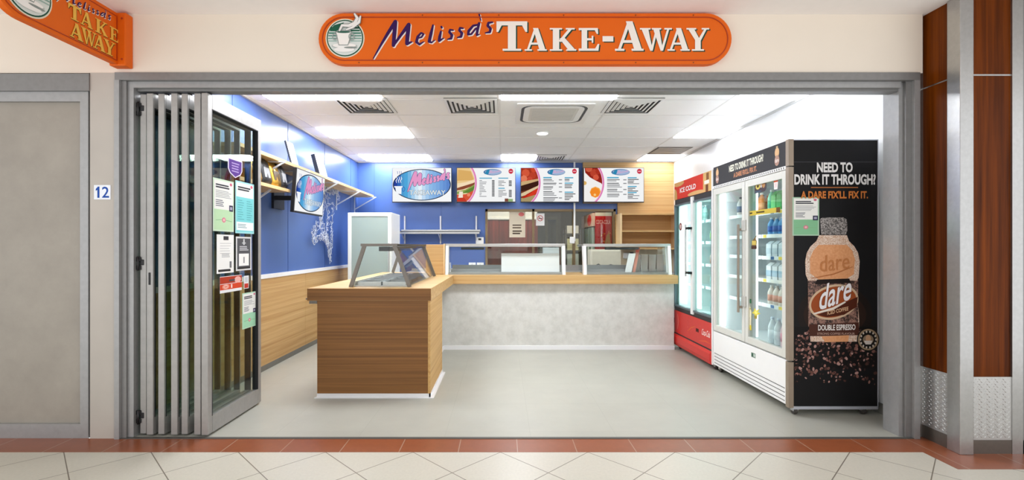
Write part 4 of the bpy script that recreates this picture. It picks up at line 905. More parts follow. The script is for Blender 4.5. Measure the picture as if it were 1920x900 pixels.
mb.box(dx0, dx1, 10.60, 10.65, 0, 2.02); d2 = struct('door_2', mb, M('#5d5a44', .5))
mb = MB(); dm = (dx0+dx1)/2
for q in ((dx0+.04, dm-.03, 1.30, 1.94), (dm+.03, dx1-.04, 1.30, 1.94), (dx0+.04, dm-.03, .2, 1.22), (dm+.03, dx1-.04, .2, 1.22)): mb.box(q[0], q[1], 10.59, 10.61, q[2], q[3])
struct('door_pane', mb, M('#15170f', .12), d2)
mb = MB(); mb.box(dx0-.06, dx0, 10.58, 10.66, 0, 2.08); mb.box(dx1, dx1+.06, 10.58, 10.66, 0, 2.08); mb.box(dx0, dx1, 10.58, 10.66, 2.02, 2.08); struct('door_frame', mb, M('#47432f', .5), d2)
root = thing('round_ceiling_light', 'small round ceiling light glowing in the room behind the hatch', 'light', (PX(1049, 9.6), 9.6, 2.40))
mb = MB(); mb.lathe([(.10, .05), (.10, 0), (.08, -.015)], (PX(1049, 9.6), 9.6, 2.40), None, 20); mb.build('base', M('#dcd8c4', .5), root)
mb = MB(); mb.lathe([(.075, 0), (.06, -.02)], (PX(1049, 9.6), 9.6, 2.385), None, 20); mb.build('diffuser', E('#fff2d0', 4), root)
# drinks fridge seen obliquely through the hatch, red end panel towards us
root = thing('drinks_fridge', 'red ended drinks fridge in the room behind the hatch', 'fridge', (1.8, 9.9, 0))
rx0, rx1, ry = PX(1116, 9.2), PX(1147, 9.2), 9.2
mb = MB(); mb.box(rx0, rx1, ry, 10.5, .08, 2.0); mb.build('cabinet', M('#8c1616', .4), root)
a = Art((rx0, ry, .08), (1, 0, 0), (0, 0, 1)); W, H = rx1-rx0, 1.92; a.rect(0, 0, W, H, '#b5120f').rect(0, H*.965, W, H, '#cfc8b4').up(); a.text('COCA-COLA', W*.06, H*.885, W*.92, H*.925, '#e8b3a6', .001)
for k in range(26): a.ell(W*R.uniform(.3, .95), H*R.uniform(.66, .82), W*R.uniform(.02, .05), W*R.uniform(.02, .06), R.choice(['#d9772e', '#cf4a20', '#e2a05a']))
a.poly([(W*.62, H*.6), (W*.58, H*.7), (W*.7, H*.78), (W*.86, H*.8), (W*.94, H*.68), (W*.9, H*.6)], '#b0813c').up(); a.poly([(W*.62, H*.45), (W*.56, H*.6), (W*.7, H*.68), (W*.9, H*.66), (W*.95, H*.45)], '#8d8a34'); a.build('end_print', root)
for i in range(3):
    y0 = 9.25+i*.41; mb = MB(); mb.box(rx0-.04, rx0-.001, y0, y0+.37, .3, 1.72); dr = mb.build('door', M('#97aaa4', .15), root)
    mb = MB(); mb.box(rx0-.06, rx0-.04, y0+.03, y0+.05, .8, 1.4); mb.build('handle', M('#dfe5e2', .4), dr)
mb = MB(); mb.box(rx0-.05, rx0-.001, 9.21, 10.5, 1.74, 1.99); mb.build('header', M('#c8a493', .5), root)
a = Art((rx0-.05, 10.5, 1.74), (0, -1, 0), (0, 0, 1)); a.ell(.95, .125, .22, .11, '#d3261f', 24); a.build('emblem', root)
root = thing('storage_shelves', 'pale stacked goods on a rack beside the fridge behind the hatch', 'shelves', (1.45, 10.0, 0))
for z in (.9, 1.25, 1.6): mb = MB(); mb.box(1.30, 1.62, 9.9, 10.3, z, z+.02); mb.build('shelf', STEEL_D, root)
for x in (1.30, 1.60):
    for y in (9.9, 10.28): mb = MB(); mb.box(x, x+.02, y, y+.02, 0, 1.7); mb.build('post', STEEL_D, root)
for i, (z, h, c) in enumerate(((.92, .28, '#c9d3cf'), (1.27, .24, '#d7d2a8'), (1.62, .16, '#e8e4da'))):
    root = thing('carton', ('pale grey', 'pale yellow', 'white')[i]+' carton on the rack behind the hatch, '+('bottom', 'middle', 'top')[i]+' shelf', 'carton', (1.45, 10.05, z), 'cartons on the rack behind the hatch')
    mb = MB(); mb.box(1.34, 1.58, 9.95, 10.2, z, z+h, None, .004); mb.build('box', M(c, .5), root)
    mb = MB(); mb.box(1.44, 1.48, 9.948, 10.202, z, z+h+.001); mb.build('tape', M('#b9ab86', .4), root)

# ------------------------------------------------------------------ ceiling fittings
pos_word = {}
def troffer(x0, x1, y0, y1, label):
    k = .42 if x0 > 2 else 1.0
    root = thing('ceiling_light', label, 'light', ((x0+x1)/2, (y0+y1)/2, ZC-.01), 'recessed ceiling light panels')
    mb = MB(); f = .012; y1 -= .012; y0 += .0
    for q in ((x0, x1, y0, y0+f), (x0, x1, y1-f, y1), (x0, x0+f, y0+f, y1-f), (x1-f, x1, y0+f, y1-f)): mb.box(*q, ZC-.006, ZC-.001)
    mb.build('frame', WHITEP, root)
    mb = MB(); mb.box(x0+f, x1-f, y0+f, y1-f, ZC-.016, ZC-.002, E('#f6f9ff', TROFFER*k))
    mb.bm.normal_update()
    for fc in mb.bm.faces:
        if abs(fc.normal.z) < .5 and x1 < 3: fc.material_index = mb.mi(E('#f6f9ff', TROFFER*1.0*k))      # glowing lens side, dropped below the ceiling to help brighten it
    mb.build('diffuser', None, root)
troffer(-2.40, -1.23, 4.40, 4.97, 'long ceiling light at the front left, nearest the folding doors')
troffer(-.02, 1.155, 4.40, 4.97, 'long ceiling light at the front middle, in front of the air conditioner')
troffer(2.37, 3.03, 4.40, 4.97, 'short ceiling light at the front right above the black fridge')
troffer(-2.40, -1.23, 6.14, 6.71, 'long ceiling light in the middle row beside the blue wall')
troffer(2.37, 3.03, 6.14, 6.71, 'short ceiling light in the middle row beside the white wall')
troffer(-2.40, -1.23, 7.93, 8.50, 'long ceiling light at the back left, above the upright fridge')
troffer(-.02, .57, 7.93, 8.50, 'square ceiling light at the back, above the sandwich menu screen')
troffer(2.37, 3.03, 7.93, 8.50, 'short ceiling light at the back right corner by the timber lining')
def diffuser(cx, cy, s, label):
    root = thing('air_vent', label, 'vent', (cx, cy, ZC-.02), 'four way ceiling air diffusers'); n = 6
    mb = MB(); mb.box(cx-s, cx+s, cy-s, cy+s, ZC-.004, ZC-.0015); mb.build('backing', M('#4c4c4c', .8), root)
    for i in range(n):
        r0 = s*(1-i/n); r1 = r0-s/n*.60; mb = MB(); zo = ZC-.004-(.012); zi = ZC-.005
        for sgn in (1, -1):
            mb.poly_prism([(cx-r0, cy+sgn*r0, zi-.002), (cx+r0, cy+sgn*r0, zi-.002), (cx+r1, cy+sgn*r1, zo), (cx-r1, cy+sgn*r1, zo)], (0, 0, -.003))
            mb.poly_prism([(cx+sgn*r0, cy-r0, zi-.002), (cx+sgn*r0, cy+r0, zi-.002), (cx+sgn*r1, cy+r1, zo), (cx+sgn*r1, cy-r1, zo)], (0, 0, -.003))
        mb.build('louvre', M('#e6e5e3', .5, 0, 0), root)
diffuser(PX(688, 5.2), 5.19, .275, 'square ceiling air vent nearest the blue wall')
diffuser(PX(885, 5.2), 5.19, .275, 'square ceiling air vent just left of the air conditioner')
diffuser(PX(1183, 5.2), 5.19, .275, 'square ceiling air vent just right of the air conditioner')
diffuser(PX(1032, 8.2), 8.2, .25, 'small looking ceiling vent at the back above the burger menu screen')
root = thing('air_vent', 'dark slotted return air grille in the ceiling by the white wall', 'vent', (2.63, 7.6, ZC-.01))
mb = MB(); mb.box(2.38, 2.92, 7.34, 7.90, ZC-.006, ZC-.001); mb.build('backing', M('#6d6660', .7), root)
for i in range(9): mb = MB(); mb.box(2.40, 2.90, 7.37+i*.057, 7.40+i*.057, ZC-.016, ZC-.006); mb.build('slat', M('#a39c96', .5), root)
# ceiling cassette air conditioner
cx, cy, s = .575, 5.52, .42
root = thing('air_conditioner', 'white square cassette air conditioner set in the middle of the ceiling', 'air conditioner', (cx, cy, ZC-.04))
def rrect(h, r, n=5): return [(cx+sx*(h-r)+r*math.cos(math.radians(a0+90*k/n)), cy+sy*(h-r)+r*math.sin(math.radians(a0+90*k/n))) for sx, sy, a0 in ((1, 1, 0), (-1, 1, 90), (-1, -1, 180), (1, -1, 270)) for k in range(n+1)]
def ringmb(h0, h1, r0, r1, z0, z1):
    mb = MB(); o = rrect(h0, r0); i = rrect(h1, r1)
    for a_, b_, c_, d_ in zip(o, o[1:]+o[:1], i[1:]+i[:1], i): mb.poly_prism([(*a_, z0), (*b_, z0), (*c_, z0), (*d_, z0)], (0, 0, z1-z0))
    return mb
ringmb(s, s-.055, .02, .13, ZC-.010, ZC).build('fascia', M('#efeeec', .4, 0, 0), root)
ringmb(s-.055, s-.088, .13, .11, ZC-.006, ZC).build('outlet_slot', M('#4a4a4c', .6), root)
ringmb(s-.088, s-.15, .11, .03, ZC-.012, ZC).build('inner_fascia', M('#f3f2f0', .4, 0, 0), root)
mb = MB(); mb.poly_prism([(*p, ZC-.010) for p in rrect(s-.152, .03)], (0, 0, .008)); mb.build('intake_panel', M('#dbd8d2', .5, 0, 0), root)
mb = MB()
for i in range(14): mb.box(cx-.24, cx+.24, cy-.24+i*.035, cy-.232+i*.035, ZC-.013, ZC-.010)
mb.build('intake_grille', M('#c9c6c0', .5, 0, 0), root)
root = thing('downlight', 'small round downlight in the ceiling behind the air conditioner', 'light', (PX(1017, 6.43), 6.43, ZC))
mb = MB(); c_ = (PX(1017, 6.43), 6.43, ZC); mb.lathe([(.095, 0), (.09, -.01), (.075, -.012)], c_, None, 24); mb.build('ring', WHITEP, root)
mb = MB(); mb.lathe([(.073, -.012), (.07, -.016)], c_, None, 24); mb.build('lens', E('#fffdf6', 9), root)

# ------------------------------------------------------------------ tall two door drinks fridges on the right
FX0, FX1 = 2.29, 3.0
INW = M('#f2f6f8', .4, 0, 0); DOORF = M('#dcdcd4', .35, .1, .01)
def shell(root, y0, y1, z0, zi, zh, zt, m_out, m_in=None):
    """open fronted cabinet: floor, back, sides and roof"""
    m_in = m_in or INW; mb = MB(); t = .045; x = FX0+.05
    mb.box(x, FX1, y0+.004, y0+t, z0, zt, m_in); mb.box(x, FX1, y1-t, y1, z0, zt, m_in); mb.box(FX1-t, FX1, y0+t, y1-t, z0, zt, m_in)
    mb.box(x, FX1-t, y0+t, y1-t, z0, zi, m_in); mb.box(x, FX1-t, y0+t, y1-t, zh, zt, m_in); mb.build('cabinet', m_in, root)
def led(root, x, y, z0, z1, w=.018, s=None):
    mb = MB(); mb.box(x, x+.02, y-w, y+w, z0, z1); mb.build('light_tube', E('#f4fbff', s or FRIDGE_LED), root)
def castors(root, y0, y1):
    for x in (FX0+.06, FX1-.10):
        for y in (y0+.022, y1-.06):
            mb = MB(); mb.lathe([(.030, -.012), (.032, -.008), (.032, .008), (.030, .012)], (x, y, .032), None, 16, 'x'); c = mb.build('castor', M('#3b3631', .5), root)
            mb = MB(); mb.box(x-.02, x-.014, y-.022, y+.022, .03, .066); mb.box(x+.014, x+.02, y-.022, y+.022, .03, .066); mb.box(x-.025, x+.025, y-.025, y+.025, .062, .07); mb.build('fork', STEEL, c)
def door(root, y0, y1, z0, z1, s, m_frame, tint, handle_y=None, hz=(0, 0), hm=None, hx=.03):
    mb = MB()
    for q in ((y0, y0+s, z0, z1), (y1-s, y1, z0, z1), (y0+s, y1-s, z0, z0+s*1.15), (y0+s, y1-s, z1-s*1.15, z1)): mb.box(FX0, FX0+.045, *q, None, .003)
    d = mb.build('door', m_frame, root)
    mb = MB(); mb.box(FX0+.018, FX0+.024, y0+s, y1-s, z0+s*1.15, z1-s*1.15); mb.build('door_glass', tint, d)
    if handle_y is not None:
        mb = MB(); mb.box(FX0-hx-.014, FX0-hx+.004, handle_y-.011, handle_y+.011, hz[0], hz[1], None, .004)
        for z in (hz[0]+.05, hz[1]-.05): mb.box(FX0-hx, FX0+.002, handle_y-.008, handle_y+.008, z-.012, z+.012)
        mb.build('handle', hm, d)
# --- near fridge, black printed side
DY0, DY1, DZT = 3.845, 5.218, 2.204; DM = 4.535
near = thing('drinks_fridge', 'tall white two door drinks fridge with a black bottle advert on its side', 'fridge', (2.65, 4.53, 0))
shell(near, DY0, DY1, .07, .45, 1.97, DZT-.004, None)
mb = MB(); mb.box(FX0+.035, FX1, DY0-.008, DY0+.003, .056, DZT); sp_ = mb.build('side_panel', M('#0f0f11', .55, 0, .04, 14, .25), near)
mb = MB(); mb.box(FX0+.03, FX1+.002, DY0-.011, DY0-.007, .048, .072); mb.box(FX1-.002, FX1+.004, DY0-.011, DY0-.004, .056, DZT); mb.box(FX0+.035, FX1, DY0-.010, DY0-.007, DZT-.006, DZT+.002); mb.build('side_trim', M('#c5c8d2', .35, .5), near)
mb = MB(); mb.box(FX0-.004, FX0+.036, DY0-.012, DY0+.03, .06, .425); mb.box(FX0-.004, FX0+.036, DY0-.012, DY0+.03, .437, 1.985); mb.box(FX0-.004, FX0+.036, DY0-.012, DY0+.03, 1.995, DZT+.003); mb.build('corner_trim', M('#9c8d7c', .38, .45, .04), near)
mb = MB(); mb.box(FX0+.005, FX0+.05, DY0+.03, DY1, 2.0, DZT); mb.build('header', M('#2a2a2d', .3, 0, .03), near)
a = Art((FX0+.005, DY1, 2.0), (0, -1, 0), (0, 0, 1), .0006); W, H = DY1-DY0-.03, DZT-2.0
a.rect(0, 0, W, H, '#3b3b3e').up(); a.text('NEED TO DRINK IT THROUGH?', W*.27, H*.50, W*.74, H*.80, '#efeedd', .003); a.text("A DARE FIX'LL FIX IT.", W*.34, H*.16, W*.66, H*.38, '#cf8f68', .0022)
for u in (.07, .90): a.ell(W*u, H*.66, .032, .042, '#e3b98a', 16).rect(W*u-.013, H*.82, W*u+.013, H*.92, '#cbb08a').ell(W*u, H*.33, .036, .045, '#b58f80', 16).up(); a.text('dare', W*u-.026, H*.26, W*u+.026, H*.42, '#efe3dc', .001)
a.build('header_print', near)
mb = MB(); mb.box(FX0-.004, FX0+.06, DY0+.03, DY1, 1.972, 2.0, WHITE)
for i in range(40): y = DY0+.05+i*.0325; mb.box(FX0-.0046, FX0-.0036, y, y+.014, 1.978, 1.994, M('#6d6e6c', .6, 0, 0))
mb.build('vent_rail', None, near)
door(near, DY0+.034, DM-.004, .445, 1.968, .055, DOORF, CLEAR)
door(near, DM+.004, DY1-.004, .445, 1.968, .055, DOORF, CLEAR, DM+.055, (.72, 1.56), M('#a89d90', .35, .7), .03)
for z in (.78, 1.50): mb = MB(); mb.box(FX0-.012, FX0-.0005, DM-.03, DM+.045, z, z+.10, None, .004); mb.build('handle_bracket', M('#c8c7c0', .4, .3), near)
mb = MB(); mb.box(FX0+.002, FX0+.05, DY0+.03, DY1, .072, .432, None, .003); mb.build('lower_panel', WHITEP, near)
mb = MB()
for i in range(4): mb.box(FX0+.0005, FX0+.003, DY0+.05, DY1-.03, .095+i*.034, .101+i*.034)
mb.build('grille', M('#5c5c5c', .6), near)
a = Art((FX0+.002, 4.42, .335), (0, -1, 0), (0, 0, 1), .0006); a.rect(0, 0, .075, .042, '#7f9483').up(); a.rect(.008, .006, .03, .036, '#2e5a44').rect(.04, .01, .068, .034, '#c6d3ca'); a.build('rating_label', near)
mb = MB(); mb.box(FX0+.05, FX0+.09, DM-.03, DM+.03, .45, 1.97); mb.build('mullion', INW, near)
led(near, FX0+.09, DM, .50, 1.93, .028); led(near, FX0+.075, DY1-.075, .50, 1.93, .022)
castors(near, DY0, DY1)
# artwork on the black side
a = Art((FX0+.036, DY0-.008, .056), (1, 0, 0), (0, 0, 1), .0005); W, H = FX1-FX0-.036, DZT-.056
def q(px, py): return (PX(px, DY0)-(FX0+.036), PZ(py, DY0)-.056)
def qs(*pts): return [q(*p) for p in pts]
def qtext(s, x0, y0, x1, y1, m, fat=0, **k): u0, v1 = q(x0, y0); u1, v0 = q(x1, y1); a.text(s, u0, v0, u1, v1, m, fat, **k)
a.poly(qs((1484, 303.6), (1642, 303.6), (1642, 304.6), (1484, 304.6)), '#45454a')
GLOW = BLEND('#17130f', '#54301c', 2, 0, 1)
for k, c in enumerate(('#1d1512', '#2b1b14', '#3b2418')): u, v = q(1564, 590); a.ell(u, v, (.30-.05*k), (.24-.06*k), c, 32).up()
a.poly(qs((1484, 612), (1642, 612), (1642, 690), (1484, 690)), '#120f0f').up()
R.seed(5)
for k in range(420):                                      # heap of roasted beans
    px_ = R.uniform(1487, 1640); hump = 610+26*((px_-1564)/80)**2 if abs(px_-1564) > 28 else 628
    py_ = hump+R.random()**1.4*90; u, v = q(px_, py_)
    if v < .06 or not (.012 < u < W-.012): continue
    sh = R.choice(['#3a2724', '#4d332d', '#6b473f', '#7f564d', '#241a18', '#93695f', '#1c1514', '#b08a82']); r = R.uniform(.006, .017)
    a.ell(u, v, r, r*R.uniform(.5, .8), sh, 8, 0, 360, R.uniform(0, 3))
a.up()
FROST = SPECK('#b98a68', '#efe0d2', 160, .5, .45, .12); TAN = SPECK('#d08a55', '#e3a677', 60, .5, .45, .25); CAPM = SPECK('#2a2726', '#b9b2ae', 110, .52, .45, .12); BEANS = SPECK('#24130f', '#a37a6b', 48, .52, .45, .10)
a.poly(qs((1536, 411), (1540, 408), (1580, 408), (1586, 412), (1587, 432), (1584, 440), (1538, 440)), CAPM)
body = [(1534, 441), (1586, 441), (1590, 452), (1600, 462), (1607, 474), (1610, 490), (1608, 520), (1606, 524), (1606, 560), (1609, 600), (1608, 640), (1518, 640), (1515, 600), (1514, 560), (1513, 524), (1509, 515), (1508, 490), (1511, 474), (1518, 462), (1529, 452)]
a.poly(qs(*body), FROST).up()
a.poly(qs((1533, 459), (1586, 459), (1596, 470), (1601, 486), (1599, 514), (1584, 524), (1533, 524), (1517, 512), (1517, 484), (1523, 470)), TAN)
a.poly(qs((1513, 526), (1607, 526), (1607, 612), (1514, 612)), BEANS).up()
a.poly(qs((1515, 608), (1608, 604), (1609, 628), (1516, 630)), '#4c2a20').poly(qs((1538, 630), (1590, 628), (1588, 640), (1545, 641)), TAN).poly(qs((1530, 524), (1590, 522), (1594, 530), (1526, 533)), '#1d1412').up()
u, v = q(1561, 566); k_ = DY0/900
a.ell(u, v, 46*k_, 31*k_, '#9a4a22', 40, 0, 360, .26).up(); a.ring(u, v, 47*k_, 32*k_, 4*k_, '#cfb394', 48, .26).up()
a.poly(qs((1531, 590), (1606, 556), (1604, 575), (1580, 590), (1548, 594)), '#4f2110').up()
a.stroke([(*q(1524, 588), 3*k_), (*q(1560, 578), 4.5*k_), (*q(1582, 566), 3*k_)], '#e4d9cd').up()
qtext('dare', 1533, 536, 1591, 582, '#4a2a1f', .0062, skew=.36, shear=.12); a.up(); qtext('dare', 1533, 536, 1591, 582, '#ece8ea', .0038, skew=.36, shear=.12); a.up()
a.stroke([(*q(1519, 522), k_), (*q(1560, 514), 2*k_), (*q(1596, 500), k_)], '#b06c3e'); qtext('dare', 1536, 480, 1590, 510, '#bf7c4b', .001, skew=.12)
qtext('ICED COFFEE', 1549, 583, 1588, 590, '#e0b48c', .0006, skew=.22)
qtext('DOUBLE ESPRESSO', 1532, 609, 1601, 619, '#e9e2dd', .0016, skew=.02); qtext('STRONG COFFEE FLAVOUR', 1530, 623, 1600, 627, '#b69486', .0004)
u, v = q(1625, 636); a.ell(u, v, 21*k_, 22*k_, '#15110f', 30).up(); a.ring(u, v, 19*k_, 20*k_, 3*k_, '#9b8468', 30).ell(u, v, 10*k_, 9*k_, '#8d7a64', 20).up(); a.ell(u, v+2*k_, 5*k_, 7*k_, '#caa07e', 14); a.poly([(u-8*k_, v-2*k_), (u+8*k_, v-2*k_), (u+5*k_, v-9*k_), (u-5*k_, v-9*k_)], '#d9d0c8')
for k in range(14): t = 2*math.pi*k/14; a.ell(u+14.5*k_*math.cos(t), v+15*k_*math.sin(t), 1.6*k_, 2.2*k_, '#cfc4b6', 8)
qtext('NEED TO', 1530, 306, 1595, 323, '#e9e7e5', .004); qtext('DRINK IT THROUGH?', 1488, 328, 1638, 346, '#e9e7e5', .0042)
a.poly(qs((1518, 351), (1606, 351), (1606, 353), (1518, 353)), '#a8683c'); qtext("A DARE FIX'LL FIX IT.", 1500, 359, 1624, 372, '#cc7838', .003)
a.build('side_print', near)
# green notice stuck on the black side
x0, x1, z0, z1 = PX(1484, DY0), PX(1534, DY0), PZ(442, DY0), PZ(370, DY0)
root = thing('poster', 'white and green notice stuck on the black side of the fridge', 'poster', ((x0+x1)/2, DY0-.012, z0))
mb = MB(); mb.box(x0, x1, DY0-.0125, DY0-.0115, z0, z1); mb.build('sheet', M('#a9c9ae', .45, 0, 0), root)
a = Art((x0, DY0-.0125, z0), (1, 0, 0), (0, 0, 1), .0004); flyer('#eee', '#86bf94')(a, x1-x0, z1-z0); a.build('print', root)

# --- far fridge, red
CY0_, CY1_, CZT = 5.255, 6.40, 2.185; CM = 5.80
far = thing('drinks_fridge', 'tall red two door drinks fridge at the end of the counter', 'fridge', (2.65, 5.83, 0))
shell(far, CY0_, CY1_, .07, .56, 1.90, CZT-.004, None, M('#eef5f4', .4, 0, 0))
RED_ = M('#cf2a22', .35, 0, .03)
mb = MB(); mb.box(FX0+.004, FX0+.05, CY0_, CY1_, 1.965, CZT); mb.build('header', RED_, far)
a = Art((FX0+.004, CY1_, 1.965), (0, -1, 0), (0, 0, 1), .0006); W, H = CY1_-CY0_, CZT-1.965
a.rect(0, 0, W, H, '#d8331f').up(); a.clip = (0, 0, W, H)
a.rect(W*.80, 0, W, H, '#d9b070').ell(W*.02, H*.15, W*.07, H*.5, '#d2a35e', 16).ell(W*.14, H*.9, W*.16, H*.16, '#d7a263', 18).ell(W*.62, H*.08, W*.22, H*.13, '#dfae72', 18).up()
a.rect(W*.875, H*.60, W*.935, H*.95, '#8a5a30').rect(W*.86, 0, W*.92, H*.36, '#6f3d1e').rect(W*.83, H*.40, W*.94, H*.58, '#f3ece0').up()
a.text('ICE COLD', W*.18, H*.34, W*.62, H*.60, '#f8e9e6', .003); a.build('header_print', far)
for z0, z1 in ((1.90, 1.965), (.505, .56)): mb = MB(); mb.box(FX0+.012, FX0+.05, CY0_, CY1_, z0, z1); mb.build('door_track', BLACK, far)
for y0, y1 in ((CY0_+.001, CM-.01), (CM+.01, CY1_-.001)): door(far, y0, y1, .56, 1.90, .020, M('#59656a', .4), GLASS('#e4f5f2', 0, .05))
mb = MB(); mb.box(FX0-.006, FX0+.05, CM-.035, CM+.035, .53, 1.95, None, .003); mb.box(FX0-.002, FX0+.06, CY0_-.03, CY0_-.001, .06, CZT, WHITE); mb.build('frame_strip', M('#d9dcda', .4, .1, 0), far)
mb = MB(); mb.box(FX0-.055, FX0-.035, CM+.07, CM+.10, .98, 1.62, None, .004); mb.build('handle', M('#d0d3d1', .35, .4), far)
mb = MB()
for z in (1.03, 1.57): mb.box(FX0-.052, FX0+.005, CM-.02, CM+.09, z-.014, z+.014)
mb.build('handle_mount', BLACK, far)
mb = MB(); mb.poly_prism([(FX0+.004, CY0_, .505), (FX0+.004, CY0_, .215), (FX0+.05, CY0_, .215), (FX0+.05, CY0_, .505)], (0, CY1_-CY0_, 0)); mb.build('lower_panel', RED_, far)
mb = MB(); prof = [(.05, .20), (-.004, .20), (-.022, .17), (-.022, .10), (-.008, .055), (.05, .055)]; mb.poly_prism([(FX0+u, CY0_, v) for u, v in prof], (0, CY1_-CY0_, 0)); mb.build('kick_panel', RED_, far)
mb = MB(); mb.box(FX0, FX0+.05, CY0_, CY1_, .2, .215); mb.build('gap', BLACK, far)
a = Art((FX0+.004, CY1_, .215), (0, -1, 0), (0, 0, 1), .0006); W, H = CY1_-CY0_, .29; a.clip = (0, 0, W, H)
a.text('Coca-Cola', W*.76, H*.42, W*.95, H*.66, '#f4dcd6', .0015, shear=.3); a.rect(W*.62, H*.44, W*.69, H*.58, '#4a0f0c').stroke([(W*.40, H*.30, .004), (W*.50, H*.52, .009), (W*.60, H*.62, .004)], '#e0803f').stroke([(W*.10, H*.2, .006), (W*.13, H*.55, .012), (W*.10, H*.85, .006)], '#e7a49a').stroke([(W*.70, H*.12, .006), (W*.85, H*.22, .012), (W*.97, H*.2, .006)], '#e46a3a')
for k in range(20): a.ell(W*R.uniform(.05, .75), H*R.uniform(.2, .95), .003, .003, '#ec8f80', 8)
a.build('lower_print', far)
led(far, FX0+.075, CM, .60, 1.88, .055, 7); led(far, FX0+.10, CY1_-.09, .60, 1.88, .05, 7)
castors(far, CY0_, CY1_)
root = thing('sticker', 'small round red and brown sticker on the far door of the red fridge', 'sticker', (FX0+.017, YX(1272, FX0), 1.62))
mb = MB(); mb.lathe([(.05, 0), (.05, -.001)], (FX0+.0175, YX(1272, FX0)-.03, PZ(425, 6.2)), None, 20, 'x'); mb.build('disc', M('#8a3a34', .4), root)
mb = MB(); mb.lathe([(.03, -.0012), (.03, -.002)], (FX0+.0175, YX(1272, FX0)-.03, PZ(425, 6.2)), None, 16, 'x'); mb.build('print', M('#d9b9b4', .4), root)

# ------------------------------------------------------------------ shelves and drinks in the fridges
def wire_shelf(root, y0, y1, z):
    mb = MB(); mb.box(FX0+.16, FX1-.05, y0, y1, z-.006, z); mb.box(FX0+.155, FX0+.162, y0, y1, z-.022, z+.012); mb.build('shelf', M('#e9eef0', .4, .1, 0), root)
NZ = [.81, 1.04, 1.25, 1.45, 1.665]
for z in NZ:
    wire_shelf(near, DY0+.05, DM-.005, z)
for z in NZ: wire_shelf(near, DM+.005, DY1-.05, z)
a = Art((FX0+.155, DM-.005, 0), (0, -1, 0), (0, 0, 1), .0004)
for z in NZ:
    for i in range(5): a.rect(.03+i*.125, z-.02, .085+i*.125, z+.008, ['#f6f6f2', '#2f6da8', '#f0d24a', '#f6f6f2'][(i+int(z*10)) % 4])
a.build('price_ticket', near)
FZ = [.86, 1.13, 1.40, 1.66]
for z in FZ: wire_shelf(far, CY0_+.05, CM-.03, z); wire_shelf(far, CM+.03, CY1_-.05, z)
PROF = {'bottle': lambda r, h: [(r*.85, 0), (r, .01), (r, h*.30), (r*.92, h*.40), (r, h*.5), (r, h*.62), (r*.75, h*.76), (r*.38, h*.88), (r*.36, h*.93)],
        'jar': lambda r, h: [(r*.9, 0), (r, .01), (r, h*.72), (r*.8, h*.84), (r*.62, h*.88), (r*.62, h*.92)],
        'can': lambda r, h: [(r*.8, 0), (r, h*.06), (r, h*.9), (r*.85, h*.97), (r*.82, h*.97)]}
protos = {}
def drink(kind, r, h, c, cap, lab, loc, label, group, name):
    key = (kind, r, h, c, cap, lab)
    if key in protos: return dup(protos[key], loc, label, group)
    root = thing(name, label, name.split('_')[-1], loc, group); L_ = Vector(loc)
    if kind == 'carton':
        mb = MB(); mb.box(L_.x-r, L_.x+r, L_.y-r, L_.y+r, L_.z, L_.z+h*.8, None, .002); mb.poly_prism([L_+Vector((-r, -r, h*.8)), L_+Vector((r, -r, h*.8)), L_+Vector((0, -r, h))], (0, 2*r, 0)); mb.build('body', M(c, .4, 0, .02), root)
        mb = MB(); mb.box(L_.x-r-.001, L_.x+r+.001, L_.y-r-.001, L_.y+r+.001, L_.z+h*.2, L_.z+h*.55); mb.build('label', M(lab, .4, 0, .02), root)
    else:
        mb = MB(); mb.lathe(PROF[kind](r, h), loc, None, 12); mb.build('body', M(c, .25, 0, .02), root)
        mb = MB()
        if kind == 'can': mb.lathe([(r*.82, h*.965), (r*.80, h)], loc, None, 12)
        else: rr = r*(.42 if kind == 'bottle' else .66); mb.lathe([(rr, h*.91), (rr, h)], loc, None, 12)
        mb.build('cap', M(cap, .35, 0, 0), root)
        mb = MB(); mb.lathe([(r+.001, h*.2), (r+.001, h*.52)], loc, None, 12); mb.build('label', M(lab, .4, 0, .02), root)
    protos[key] = root; return root
def row(y0, y1, z, n, kinds, place, deep=2):
    """kinds: list of (kind, r, h, colour, cap, label colour, words, name, share)"""
    m = 0; total = sum(k[8] for k in kinds); plan = []
    for k in kinds: plan += [k]*k[8]
    for i in range(n):
        k = plan[min(len(plan)-1, int(i*len(plan)/n))]; y = y0+(y1-y0)*(i+.5)/n
        for d in range(deep):
            x = FX0+.215+k[1]-.035+d*.12
            drink(k[0], k[1], k[2], k[3], k[4], k[5], (x, y, z+.001), '%s on the %s' % (k[6], place), '%s on the %s' % (k[6], place), k[7])
y0, y1 = DY0+.06, DM-.03
B = 'near door shelf of the black signed fridge'
row(y0, y1, NZ[4], 7, [('bottle', .034, .21, '#3fbf9c', '#e9f5ef', '#7fdcc0', 'teal drink bottle', 'drink_bottle', 2), ('carton', .037, .19, '#3ec33a', '#fff', '#58d86a', 'bright green carton', 'drink_carton', 4), ('bottle', .034, .21, '#8fe6c4', '#ffffff', '#57cfa6', 'mint drink bottle', 'drink_bottle', 1)], 'top '+B)
row(y0, y1, NZ[3], 7, [('carton', .037, .17, '#cfe4f2', '#fff', '#3a86c8', 'pale blue carton', 'drink_carton', 3), ('bottle', .034, .165, '#5aa5dc', '#f2f6fa', '#2c6cc0', 'blue drink bottle', 'drink_bottle', 4)], 'second '+B)
row(y0, y1, NZ[2], 6, [('carton', .04, .15, '#d7e4ea', '#fff', '#b9cdd8', 'plain pale carton', 'drink_carton', 1)], 'third '+B)
